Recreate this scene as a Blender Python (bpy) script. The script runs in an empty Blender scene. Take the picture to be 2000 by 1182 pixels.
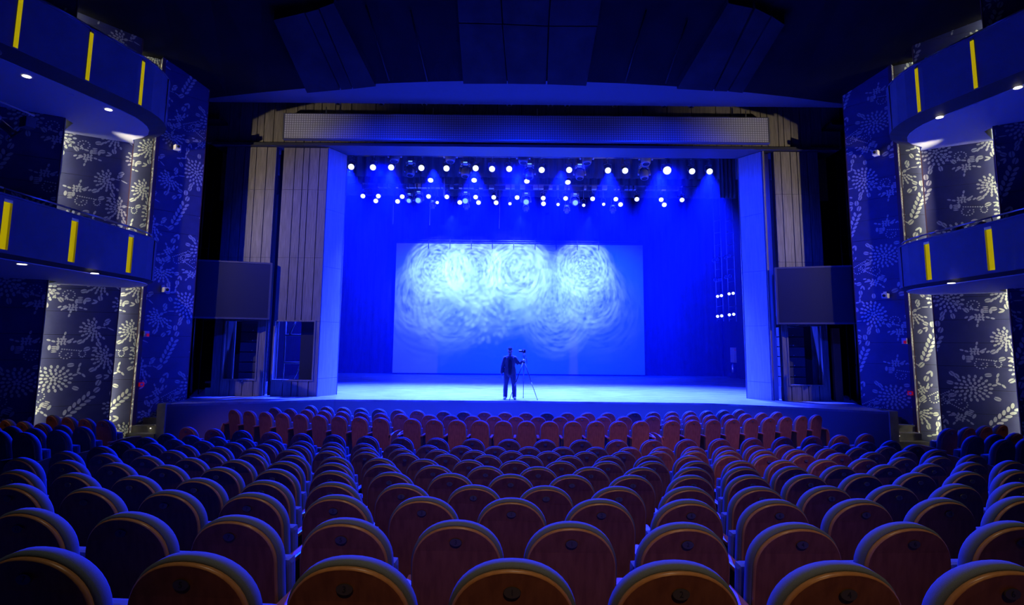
import bpy, bmesh, math, random
from mathutils import Vector, Matrix, Euler
PI = math.pi
C = bpy.context.scene.collection
sc = bpy.context.scene
random.seed(7)

# ------------------------------------------------------------------ camera
F_PX, CY_PX, PITCH, ROLL, CAM_Z = 1100.0, 543.0, math.atan(129.0 / 1100.0), 0.009, 1.89
cd = bpy.data.cameras.new('camera'); cam = bpy.data.objects.new('camera', cd); C.objects.link(cam)
cd.sensor_width = 36.0; cd.sensor_fit = 'HORIZONTAL'; cd.lens = 36.0 * F_PX / 2000.0
cd.shift_y = -(591.0 - CY_PX) / 2000.0; cd.clip_end = 200
cam.matrix_world = Matrix.Translation((0, 0, CAM_Z)) @ Matrix.Rotation(PI / 2 + PITCH, 4, 'X') @ Matrix.Rotation(ROLL, 4, 'Z')
sc.camera = cam

# ------------------------------------------------------------------ world, exposure
w = bpy.data.worlds.new('world'); sc.world = w; w.use_nodes = True
w.node_tree.nodes['Background'].inputs[0].default_value = (0.0, 0.0, 0.3, 1)
w.node_tree.nodes['Background'].inputs[1].default_value = 0.0
sc.view_settings.view_transform = 'Standard'; sc.view_settings.look = 'None'
sc.view_settings.exposure = 0.0; sc.view_settings.gamma = 1.0; sc.view_settings.use_curve_mapping = False
try:
    sc.cycles.use_denoising = True; sc.cycles.denoiser = 'OPENIMAGEDENOISE'
    sc.cycles.max_bounces = 6; sc.cycles.diffuse_bounces = 3; sc.cycles.glossy_bounces = 2
    sc.cycles.volume_bounces = 0; sc.cycles.sample_clamp_indirect = 4.0
    sc.cycles.volume_step_rate = 4.0; sc.cycles.volume_max_steps = 64
except Exception: pass

# ------------------------------------------------------------------ lamps
BLUE = (0.0008, 0.0155, 1.0); PALE = (0.014, 0.034, 1.0); GOBO = (0.19, 0.36, 1.0)
WARM = (1.0, 0.55, 0.22); WHITE = (1.0, 0.86, 0.62)
def spot(name, loc, aim, watts, color, angle, blend=0.3, radius=0.08):
    d = bpy.data.lights.new(name, 'SPOT'); d.energy = watts; d.color = color
    d.spot_size = math.radians(angle); d.spot_blend = blend; d.shadow_soft_size = radius
    o = bpy.data.objects.new(name, d); C.objects.link(o); o.location = loc
    o.rotation_euler = (Vector(aim) - Vector(loc)).to_track_quat('-Z', 'Y').to_euler()
    return o
# stage wash: downward spots on the two lighting pipes
for i, x in enumerate((-6.8, -5.1, -3.3, -1.6, 0.2, 2.0, 4.0, 6.1, 8.15)):
    spot('pipe_wash_lamp', (x, 22.7, 9.05), (x + (0.3 - x) * 0.12, 22.0, 0), 105000, PALE, 72, 1.0, 0.12)
for i, (u, z) in enumerate(((709, 8.9), (776, 8.65), (837, 8.9), (898, 8.63), (967, 8.65), (1061, 8.6), (1157, 8.85), (1212, 8.6), (1297, 8.58), (1332, 8.85))):
    x = 0.0246 * (u - 1000); spot('pipe_back_lamp', (x, 26.1, z), (x + (0.45 - x) * 0.12 + 0.9 * (i % 3 - 1), 24.6 + 0.5 * (i % 3), 0), 52000, BLUE, 13, 0.7, 0.06)
# blue fill spots added to brighten the projection screen
for x in (-4.6, 0.4, 5.4):
    spot('screen_fill', (x, 29.5, 9.3), (x, 34.9, 3.2), 12000, BLUE, 88, 0.8, 0.15)
# the same pipes throw light out over the stalls
for x in (-5.4, 0.2, 6.4):
    spot('front_seat_fill', (x, 22.6, 9.0), (x * 0.9, 15.2, -0.4), 17000, BLUE, 42, 0.8, 0.12)  # extra spots added to brighten the tops of the front seats
    spot('pipe_audience_lamp', (x, 22.7, 9.0), (x * 0.5, 9.0, 0.2), 26000, BLUE, 58, 0.5, 0.15)
for x, ax in ((3.2, -6.6), (-1.2, 8.9)):
    spot('jamb_fill', (x, 22.6, 9.3), (ax, 20.4, 4.2), 6000, BLUE, 52, 0.7, 0.1)  # added spots that brighten the two jambs
# front of house blue from the ceiling bridge
for x in (-5.5, 0.5, 6.5):
    spot('bridge_blue_lamp', (x, 8.0, 11.3), (0.5 + (x - 0.5) * 0.8, 19.6, 3.2), 9000, BLUE, 60, 0.6, 0.12)
# warm-white floods on the lower balconies, lighting the wood sides of the portal
for x in (-12.75, 13.61):
    spot('balcony_flood_lamp', (x, 15.1, 6.85), ((-4.0 if x < 0 else 4.86), 20.0, 5.0), 800, WHITE, 104, 0.3, 0.02)
spot('house_warm_lamp', (0.5, -3.2, 5.2), (0.5, 3.6, 0.7), 240, WARM, 37, 1.0, 0.15)
# house lights: overhead over the stalls, and dim warm light from behind
spot('house_overhead_lamp', (0.6, 2.6, 11.0), (0.8, 6.0, 0.2), 680, WHITE, 66, 0.8, 0.2)
for x in (-7.6, -5.2, -2.7, -0.2, 2.3, 4.8, 7.3):
    spot('front_block_fill', (0.6 + x * 0.35, -1.0, 9.0), (x, 14.7 + 0.010 * x * x, -0.5), 2700 + 170 * x, (0.85, 0.40, 1.0), 10.5, 0.8, 0.12)  # narrow violet spots added to brighten the front block's seat backs
for x, p in ((-11.6, 70), (12.4, 45)):
    spot('balcony_downlight_lamp', (x, 9.2, 3.35), (x * 0.84, 12.0, -0.2), p, WARM, 50, 0.8, 0.05)
spot('house_warm_lamp', (3.5, 0.0, 6.5), (3.6, 10.0, 0.2), 900, (1.0, 0.4, 0.16), 20, 0.8, 0.1)

def scr(u, v):   # a point of the projection screen from its place in the picture of it
    return Vector(((u - 1000) / 31.6, 34.9, 1.89 + (679 - v) / 30.9))
def pattern_projector(name, loc, aim, watts, angle, circles):
    """one lamp throwing several round brush-stroke or bubble patterns: (u, v, radius in picture px, weight, kind)"""
    o = spot(name, loc, aim, watts, GOBO, angle, 0.1, 0.02)
    d = o.data; d.use_nodes = True; nt = d.node_tree; n = nt.nodes; L = nt.links
    em = n['Emission']; tc = n.new('ShaderNodeTexCoord'); sp = n.new('ShaderNodeSeparateXYZ'); L.new(tc.outputs['Normal'], sp.inputs[0])
    def m(op, a, b=None, c=None):
        q = n.new('ShaderNodeMath'); q.operation = op
        for k, v in enumerate((a, b, c)):
            if v is None: continue
            if isinstance(v, (int, float)): q.inputs[k].default_value = v
            else: L.new(v, q.inputs[k])
        return q.outputs[0]
    px = m('DIVIDE', sp.outputs[0], sp.outputs[2]); py = m('DIVIDE', sp.outputs[1], sp.outputs[2])
    inv = o.rotation_euler.to_matrix().inverted(); total = None
    for i, (u, v, r, wt, kind) in enumerate(circles):
        q = inv @ (scr(u, v) - Vector(loc)); q2 = inv @ (scr(u + r, v) - Vector(loc)); cx, cy = q.x / q.z, q.y / q.z
        rad = math.hypot(q2.x / q2.z - cx, q2.y / q2.z - cy)
        x = m('SUBTRACT', px, cx); y = m('SUBTRACT', py, cy); rr = m('DIVIDE', m('SQRT', m('ADD', m('MULTIPLY', x, x), m('MULTIPLY', y, y))), rad)
        mask = m('MINIMUM', m('MAXIMUM', m('MULTIPLY', m('SUBTRACT', 1.0, rr), 3.6 if kind != 'soft' else 1.6), 0.0), 1.0)
        cb = n.new('ShaderNodeCombineXYZ')
        if kind != 'cells':
            th = m('ARCTAN2', y, x)
            L.new(m('MULTIPLY', rr, 0.23 * r), cb.inputs[0]); L.new(m('MULTIPLY', th, 3.0), cb.inputs[1]); cb.inputs[2].default_value = i * 3.7 + loc[0]
            tx = n.new('ShaderNodeTexNoise'); tx.inputs['Scale'].default_value = 1.0; tx.inputs['Detail'].default_value = 1.0; L.new(cb.outputs[0], tx.inputs['Vector'])
            val = m('SUBTRACT', m('MULTIPLY', tx.outputs[0], 3.8), 0.95)
        else:
            L.new(m('MULTIPLY', x, 7.5 / rad), cb.inputs[0]); L.new(m('MULTIPLY', y, 7.5 / rad), cb.inputs[1])
            tx = n.new('ShaderNodeTexVoronoi'); tx.inputs['Scale'].default_value = 1.0; L.new(cb.outputs[0], tx.inputs['Vector'])
            val = m('SUBTRACT', 1.9, m('MULTIPLY', tx.outputs['Distance'], 2.9))
        t = m('MULTIPLY', m('MULTIPLY', m('MINIMUM', m('MAXIMUM', val, 0.15), 2.0), mask), wt)
        total = t if total is None else m('ADD', total, t)
    L.new(total, em.inputs['Strength']); return o
pattern_projector('pattern_projector_lamp', (-3.0, 27.3, 8.2), scr(875, 560), 4200, 62, [(858, 530, 70, 1.0, 'hatch'), (925, 537, 73, 1.0, 'hatch'), (833, 580, 78, 0.45, 'hatch'), (890, 592, 88, 0.4, 'hatch'), (850, 605, 104, 0.18, 'soft')])
pattern_projector('pattern_projector_lamp', (0.4, 27.3, 8.2), scr(1000, 560), 4200, 64, [(1012, 535, 73, 1.15, 'hatch'), (990, 550, 104, 0.5, 'hatch'), (955, 610, 66, 0.62, 'cells'), (1068, 565, 82, 0.45, 'hatch')])
pattern_projector('pattern_projector_lamp', (3.8, 27.3, 8.2), scr(1130, 560), 4200, 62, [(1140, 530, 66, 0.95, 'hatch'), (1148, 573, 79, 0.5, 'hatch'), (1090, 610, 84, 0.42, 'hatch'), (1165, 600, 100, 0.18, 'soft')])

# ------------------------------------------------------------------ materials
def mat(name, col, rough=0.6, metal=0.0, emit=None, estr=1.0, spec=0.5):
    m = bpy.data.materials.new(name); m.use_nodes = True; b = m.node_tree.nodes['Principled BSDF']
    b.inputs['Base Color'].default_value = (*col, 1); b.inputs['Roughness'].default_value = rough
    b.inputs['Metallic'].default_value = metal; b.inputs['Specular IOR Level'].default_value = spec
    if emit: b.inputs['Emission Color'].default_value = (*emit, 1); b.inputs['Emission Strength'].default_value = estr
    return m
def grain(name, c1, c2, scale=(6, 6, 0.5), rough=0.45, noise=4.0, bump=0.0, spec=0.5):
    m = mat(name, c1, rough, spec=spec); nt = m.node_tree; n = nt.nodes; L = nt.links; b = n['Principled BSDF']
    tc = n.new('ShaderNodeTexCoord'); mp = n.new('ShaderNodeMapping'); mp.inputs['Scale'].default_value = scale
    tx = n.new('ShaderNodeTexNoise'); tx.inputs['Scale'].default_value = noise; tx.inputs['Detail'].default_value = 5
    rp = n.new('ShaderNodeValToRGB'); rp.color_ramp.elements[0].color = (*c1, 1); rp.color_ramp.elements[1].color = (*c2, 1)
    rp.color_ramp.elements[0].position = 0.35; rp.color_ramp.elements[1].position = 0.68
    L.new(tc.outputs['Object'], mp.inputs[0]); L.new(mp.outputs[0], tx.inputs['Vector']); L.new(tx.outputs[0], rp.inputs[0]); L.new(rp.outputs[0], b.inputs['Base Color'])
    if bump:
        bp = n.new('ShaderNodeBump'); bp.inputs['Strength'].default_value = bump; bp.inputs['Distance'].default_value = 0.01
        L.new(tx.outputs[0], bp.inputs['Height']); L.new(bp.outputs[0], b.inputs['Normal'])
    return m
M = {}
M['wood_seat'] = grain('reddish_seat_veneer', (0.21, 0.078, 0.045), (0.29, 0.115, 0.062), (9, 9, 0.8), 0.42, spec=0.22)
M['edge_highlight'] = grain('seat_edge_highlight', (0.42, 0.19, 0.07), (0.5, 0.24, 0.09), (9, 9, 1), 0.35)  # same wood; the rim's warm highlight put into a brighter colour
M['arm_wood'] = grain('armrest_wood', (0.30, 0.11, 0.05), (0.36, 0.14, 0.06), (9, 1, 9), 0.3)
M['fabric'] = grain('blue_grey_fabric', (0.12, 0.155, 0.20), (0.15, 0.19, 0.24), (40, 40, 40), 0.9, 8, 0.1, 0.2)
M['black'] = mat('black_metal', (0.02, 0.02, 0.022), 0.5)
M['plate'] = mat('number_plate_metal', (0.11, 0.10, 0.085), 0.5, 0.4)
M['digit'] = mat('digit_paint', (0.02, 0.02, 0.02), 0.5)
M['plank'] = grain('dark_oak_planks', (0.125, 0.108, 0.09), (0.24, 0.21, 0.17), (7, 7, 0.35), 0.55, 5)
M['jamb'] = grain('portal_side_boards', (0.42, 0.42, 0.43), (0.56, 0.56, 0.57), (5, 5, 0.25), 0.6, 5)
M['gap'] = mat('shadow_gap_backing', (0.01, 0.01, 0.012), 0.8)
M['navy'] = grain('navy_wall_board', (0.055, 0.064, 0.15), (0.068, 0.078, 0.18), (1, 1, 1), 0.42, 3)
M['petal'] = mat('ivory_flower_print', (0.62, 0.67, 0.58), 0.6)
M['rim'] = mat('panel_edge_trim', (0.12, 0.05, 0.05), 0.4)
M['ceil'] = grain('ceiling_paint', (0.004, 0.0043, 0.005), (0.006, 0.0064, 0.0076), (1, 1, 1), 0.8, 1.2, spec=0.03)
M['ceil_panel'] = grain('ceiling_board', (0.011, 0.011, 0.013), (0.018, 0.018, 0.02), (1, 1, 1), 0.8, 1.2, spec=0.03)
M['lintel'] = mat('dark_lintel_paint', (0.035, 0.035, 0.04), 0.5, spec=0.2)
M['lip'] = mat('ceiling_lip_lit', (0.045, 0.045, 0.05), 0.7, spec=0.1)  # stage light on the lip put into a lighter ceiling colour
M['apron'] = mat('stage_apron_paint', (0.19, 0.19, 0.20), 0.55)
M['carpet'] = grain('aisle_floor', (0.10, 0.085, 0.06), (0.15, 0.12, 0.08), (1, 1, 1), 0.6, 6)
M['step'] = grain('worn_stair_boards', (0.24, 0.23, 0.17), (0.33, 0.31, 0.23), (1, 6, 1), 0.6, 4)
M['fascia'] = grain('balcony_front_paint', (0.085, 0.085, 0.10), (0.10, 0.10, 0.115), (1, 1, 1), 0.6, 2, spec=0.12)
M['soffit'] = mat('balcony_soffit_paint', (0.42, 0.45, 0.46), 0.7)
M['underlip'] = mat('balcony_lip_shade', (0.02, 0.02, 0.018), 0.6, spec=0.2)  # shade under the balcony front put into a darker colour
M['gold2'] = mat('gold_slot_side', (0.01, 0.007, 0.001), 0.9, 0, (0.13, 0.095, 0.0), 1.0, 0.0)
M['steel'] = mat('handrail_steel', (0.35, 0.35, 0.37), 0.3, 0.8)
M['gold'] = mat('gold_light_slot', (0.01, 0.008, 0.001), 0.9, 0, (0.36, 0.285, 0.001), 1.0, 0.0)
M['goldpost'] = mat('brass_post', (0.7, 0.5, 0.12), 0.3, 0.8)
M['downlight'] = mat('downlight_lens', (0.9, 0.9, 0.9), 0.4, 0, (1.0, 0.92, 0.85), 3.0)
M['downoff'] = mat('dim_downlight_lens', (0.35, 0.35, 0.5), 0.4)
M['screen'] = mat('projection_cloth', (0.72, 0.72, 0.74), 0.85, spec=0.1)
M['drape'] = grain('black_stage_drape', (0.028, 0.028, 0.034), (0.042, 0.042, 0.05), (3, 3, 0.2), 0.9, 4, spec=0.1)
M['lens'] = mat('lit_lamp_lens', (1, 1, 1), 0.3, 0, (0.82, 0.92, 1.0), 1.5)
M['lens_dim'] = mat('faint_lamp_lens', (0.4, 0.6, 1), 0.2, 0, (0.22, 0.5, 1.0), 1.2)
M['pipe'] = mat('rigging_pipe', (0.25, 0.25, 0.27), 0.4, 0.6)
M['lampbody'] = mat('lamp_housing', (0.12, 0.12, 0.13), 0.4, 0.3)
M['movhead'] = mat('moving_head_shell', (0.30, 0.30, 0.33), 0.28, 0.2)
M['silver'] = mat('bare_aluminium', (0.62, 0.62, 0.64), 0.3, 0.9)
M['ledface'] = None
M['cove'] = mat('cove_tube_glow', (1, 1, 0.9), 0.5, 0, (1.0, 0.92, 0.66), 55.0)
M['warmtube'] = mat('warm_strip_glow', (1, 0.8, 0.4), 0.5, 0, (1.0, 0.62, 0.14), 2.2)
M['red'] = mat('red_alarm_plastic', (0.6, 0.01, 0.01), 0.4, 0, (0.6, 0.004, 0.004), 0.25)
M['white'] = mat('white_plastic', (0.75, 0.75, 0.72), 0.4)
M['skin'] = mat('skin', (0.27, 0.165, 0.12), 0.6, spec=0.2)
M['jacket'] = mat('dark_jacket_cloth', (0.055, 0.055, 0.065), 0.85, spec=0.15)
M['shirt'] = mat('dark_shirt_cloth', (0.022, 0.022, 0.026), 0.85, spec=0.1)
M['jeans'] = mat('denim', (0.05, 0.055, 0.075), 0.85, spec=0.15)
M['hair'] = mat('black_hair', (0.008, 0.008, 0.009), 0.8, spec=0.1)
M['shoe'] = mat('shoe_leather', (0.14, 0.14, 0.15), 0.5)
M['glass'] = mat('lens_glass', (0.02, 0.02, 0.03), 0.05)
M['crate'] = grain('pale_plywood', (0.5, 0.36, 0.16), (0.6, 0.44, 0.2), (1, 1, 6), 0.6)
M['speaker'] = mat('speaker_cloth', (0.06, 0.06, 0.065), 0.6)
M['green'] = mat('door_edge_green_light', (0.1, 0.45, 0.3), 0.5)  # green light on the door edge put into its colour

for k_ in ('lens', 'lens_dim', 'downlight', 'gold', 'gold2', 'warmtube', 'red'): M[k_].cycles.emission_sampling = 'NONE'   # faint or tiny: the lamps above do the lighting
def led_material(name, pitch):
    m = mat(name, (0.2, 0.2, 0.2), 0.45); nt = m.node_tree; n = nt.nodes; L = nt.links; b = n['Principled BSDF']
    tc = n.new('ShaderNodeTexCoord'); sp = n.new('ShaderNodeSeparateXYZ'); L.new(tc.outputs['Object'], sp.inputs[0])
    outs = []
    for k in (0, 2):
        q = n.new('ShaderNodeMath'); q.operation = 'MULTIPLY'; q.inputs[1].default_value = 1.0 / pitch; L.new(sp.outputs[k], q.inputs[0])
        f = n.new('ShaderNodeMath'); f.operation = 'FRACT'; L.new(q.outputs[0], f.inputs[0])
        g = n.new('ShaderNodeMath'); g.operation = 'GREATER_THAN'; g.inputs[1].default_value = 0.24; L.new(f.outputs[0], g.inputs[0]); outs.append(g.outputs[0])
    mu = n.new('ShaderNodeMath'); mu.operation = 'MULTIPLY'; L.new(outs[0], mu.inputs[0]); L.new(outs[1], mu.inputs[1])
    mx = n.new('ShaderNodeMix'); mx.data_type = 'RGBA'; mx.inputs[6].default_value = (0.17, 0.17, 0.18, 1); mx.inputs[7].default_value = (0.52, 0.52, 0.53, 1)
    L.new(mu.outputs[0], mx.inputs[0]); L.new(mx.outputs[2], b.inputs['Base Color']); return m
M['ledbar'] = led_material('led_banner_face', 0.085)
M['ledscr'] = mat('led_screen_face', (0.03, 0.03, 0.036), 0.35)

def stage_floor_mat():
    m = mat('worn_stage_boards', (0.22, 0.22, 0.23), 0.4); nt = m.node_tree; n = nt.nodes; L = nt.links; b = n['Principled BSDF']
    tc = n.new('ShaderNodeTexCoord'); mp = n.new('ShaderNodeMapping'); mp.inputs['Scale'].default_value = (0.7, 2.4, 1)
    tx = n.new('ShaderNodeTexNoise'); tx.inputs['Scale'].default_value = 1.2; tx.inputs['Detail'].default_value = 7; tx.inputs['Roughness'].default_value = 0.65
    L.new(tc.outputs['Object'], mp.inputs[0]); L.new(mp.outputs[0], tx.inputs['Vector'])
    rp = n.new('ShaderNodeValToRGB'); rp.color_ramp.elements[0].color = (0.17, 0.17, 0.18, 1); rp.color_ramp.elements[1].color = (0.34, 0.34, 0.35, 1)
    rp.color_ramp.elements[0].position = 0.36; rp.color_ramp.elements[1].position = 0.62
    L.new(tx.outputs[0], rp.inputs[0]); L.new(rp.outputs[0], b.inputs['Base Color'])
    r2 = n.new('ShaderNodeMapRange'); r2.inputs[1].default_value = 0.35; r2.inputs[2].default_value = 0.65; r2.inputs[3].default_value = 0.5; r2.inputs[4].default_value = 0.3
    L.new(tx.outputs[0], r2.inputs[0]); L.new(r2.outputs[0], b.inputs['Roughness']); return m
M['stage'] = stage_floor_mat()

# ------------------------------------------------------------------ mesh helpers
def box(bm, lo, hi, mi=0, bev=0.0):
    x0, y0, z0 = lo; x1, y1, z1 = hi
    vs = [bm.verts.new(p) for p in ((x0, y0, z0), (x1, y0, z0), (x1, y1, z0), (x0, y1, z0), (x0, y0, z1), (x1, y0, z1), (x1, y1, z1), (x0, y1, z1))]
    fs = [bm.faces.new([vs[i] for i in f]) for f in ((3, 2, 1, 0), (4, 5, 6, 7), (0, 1, 5, 4), (1, 2, 6, 5), (2, 3, 7, 6), (3, 0, 4, 7))]
    for f in fs: f.material_index = mi
    if bev:
        es = list({e for f in fs for e in f.edges})
        r = bmesh.ops.bevel(bm, geom=es, offset=bev, segments=2, affect='EDGES', profile=0.7)
        for f in r['faces']: f.material_index = mi
    return vs
def prism(bm, poly, z0, z1, mi=0, sidemi=None):
    a = [bm.verts.new((x, y, z0)) for x, y in poly]; b = [bm.verts.new((x, y, z1)) for x, y in poly]
    f = bm.faces.new(b); f.material_index = mi; g = bm.faces.new(a[::-1]); g.material_index = mi
    n = len(poly)
    for i in range(n):
        q = bm.faces.new((a[i], a[(i + 1) % n], b[(i + 1) % n], b[i])); q.material_index = mi if sidemi is None else sidemi
    return b
def tube(bm, p, q, r, seg=8, mi=0, r2=None):
    p = Vector(p); q = Vector(q); d = q - p
    if d.length < 1e-6: return
    z = d.normalized(); x = z.orthogonal().normalized(); y = z.cross(x); r2 = r if r2 is None else r2
    A = []; B = []
    for i in range(seg):
        a = 2 * PI * i / seg; o = x * math.cos(a) + y * math.sin(a)
        A.append(bm.verts.new(p + o * r)); B.append(bm.verts.new(q + o * r2))
    for i in range(seg):
        f = bm.faces.new((A[i], A[(i + 1) % seg], B[(i + 1) % seg], B[i])); f.material_index = mi; f.smooth = True
    for c in (A[::-1], B):
        f = bm.faces.new(c); f.material_index = mi
def path(bm, pts, r, seg=8, mi=0):
    for a, b in zip(pts[:-1], pts[1:]): tube(bm, a, b, r, seg, mi)
def lathe(bm, prof, seg=16, M4=None, mi=0):   # prof: (radius, height) pairs along local z
    M4 = M4 or Matrix(); rings = []
    for r, h in prof:
        rings.append([bm.verts.new(M4 @ Vector((r * math.cos(2 * PI * i / seg), r * math.sin(2 * PI * i / seg), h))) for i in range(seg)])
    for a, b in zip(rings[:-1], rings[1:]):
        for i in range(seg):
            f = bm.faces.new((a[i], a[(i + 1) % seg], b[(i + 1) % seg], b[i])); f.material_index = mi; f.smooth = True
    for c in (rings[0][::-1], rings[-1]):
        f = bm.faces.new(c); f.material_index = mi
def obj(name, bm, mats, parent=None, smooth=None):
    me = bpy.data.meshes.new(name); bm.normal_update(); bm.to_mesh(me); bm.free()
    for m in (mats if isinstance(mats, (list, tuple)) else [mats]): me.materials.append(m)
    if smooth:
        for p in me.polygons: p.use_smooth = True
    o = bpy.data.objects.new(name, me); C.objects.link(o)
    if parent: o.parent = parent
    return o
def NB(): return bmesh.new()
def tag(o, label, cat, group=None, kind=None):
    o['label'] = label; o['category'] = cat
    if group: o['group'] = group
    if kind: o['kind'] = kind
    return o
def thing(name, label, cat, loc=(0, 0, 0), rotz=0.0, group=None):
    o = bpy.data.objects.new(name, None); C.objects.link(o); o.location = loc; o.rotation_euler = (0, 0, rotz); o.empty_display_size = 0.1
    return tag(o, label, cat, group)
def struct(name, bm, mats, label=None):
    o = obj(name, bm, mats); o['kind'] = 'structure'
    if label: o['label'] = label
    return o
def dup(root, loc, rotz, label, group=None):
    r = root.copy(); C.objects.link(r); r.location = loc; r.rotation_euler = (0, 0, rotz); r['label'] = label
    if group: r['group'] = group
    for ch in KIDS[root.name]:
        c = ch.copy(); C.objects.link(c); c.parent = r
        for g in KIDS.get(ch.name, ()):
            d = g.copy(); C.objects.link(d); d.parent = c
    return r
KIDS = {}
def register(root):
    KIDS[root.name] = list(root.children)
    for c in root.children: KIDS[c.name] = list(c.children)
ORD = ['first', 'second', 'third', 'fourth', 'fifth', 'sixth', 'seventh', 'eighth', 'ninth', 'tenth', 'eleventh', 'twelfth', 'thirteenth', 'fourteenth', 'fifteenth',
       'sixteenth', 'seventeenth', 'eighteenth', 'nineteenth', 'twentieth', 'twenty-first', 'twenty-second', 'twenty-third', 'twenty-fourth', 'twenty-fifth', 'twenty-sixth', 'twenty-seventh', 'twenty-eighth', 'twenty-ninth', 'thirtieth']
X0 = 0.45          # axis of the hall
YC = 34.0          # centre of the seating arcs

# ------------------------------------------------------------------ stalls floor (stepped concentric terraces)
ROWY = {r: 9.93 - 0.875 * (r - 5) for r in range(5, 18)}
ROWZ = {5: 0.13, 6: 0.22, 7: 0.32, 8: 0.42, 9: 0.53, 10: 0.64, 11: 0.745, 12: 0.875, 13: 0.99, 14: 1.12, 15: 1.24, 16: 1.36, 17: 1.48}
ROWY[4] = 11.10; ROWZ[4] = 0.06
SEAT_H = 1.06
def arc(R, a0, a1, n=40):
    return [(X0 + R * math.sin(a0 + (a1 - a0) * i / n), YC - R * math.cos(a0 + (a1 - a0) * i / n)) for i in range(n + 1)]
bm = NB()
A0 = 0.50
def ring(Ra, Rb, z, zb, a0=-A0, a1=A0):
    poly = arc(Ra, a0, a1) + arc(Rb, a0, a1)[::-1]
    prism(bm, poly, zb, z, 0)
FZ = -0.03 - SEAT_H
ring(13.5, YC - 11.9, FZ, -1.6, -0.62, 0.62)
zs = [(4, ROWZ[4] - SEAT_H)] + [(r, ROWZ[r] - SEAT_H) for r in range(5, 18)]
for r, z in zs:
    Ra = YC - (ROWY[r] + 0.45 if r > 4 else 11.9); Rb = YC - (ROWY[r] - 0.425 if r > 4 else ROWY[5] + 0.45)
    ring(Ra, Rb, z, -1.6)
    if 5 <= r <= 9:                    # raised side terraces beyond the aisles
        zt = {5: 0.30, 6: 0.32, 7: 0.42, 8: 0.54, 9: 0.65}[r] - SEAT_H
        xs = 8.3 - 0.28 * (r - 5) - 0.45
        a = math.asin(xs / Ra)
        ring(Ra, Rb, zt, -1.6, -A0, -a); ring(Ra, Rb, zt, -1.6, a, A0)
struct('floor', bm, M['carpet'])

# ------------------------------------------------------------------ theatre seats
def arch(wd, zb, zt, n=22):
    r = wd / 2; zc = zt - r * 0.96
    pts = [(r, zb), (r, (zb + zc) / 2)]
    for i in range(n + 1):
        a = PI * i / n
        c, s = math.cos(a), math.sin(a)
        pts.append((r * math.copysign(abs(c) ** 0.94, c), zc + (zt - zc) * s ** 0.94))
    return pts + [(-r, (zb + zc) / 2), (-r, zb)]
def lean(x, z, y): return (x, y + (1.06 - z) * 0.17 + 0.45 * x * x, z)
def loft(bm, secs, mids=None, capmi=(0, 0)):
    rings = [[bm.verts.new(lean(x, z, y)) for x, z in o] for o, y in secs]
    n = len(rings[0])
    for k, (a, b) in enumerate(zip(rings[:-1], rings[1:])):
        for i in range(n):
            f = bm.faces.new((a[i], a[(i + 1) % n], b[(i + 1) % n], b[i])); f.material_index = mids[k] if mids else 0; f.smooth = True
    f = bm.faces.new(rings[0][::-1]); f.material_index = capmi[0]
    f = bm.faces.new(rings[-1]); f.material_index = capmi[1]
def inset(o, d, zc=0.75):
    return [(x * (1 - d / 0.235), zc + (z - zc) * (1 - d / 0.32)) for x, z in o]
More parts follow.
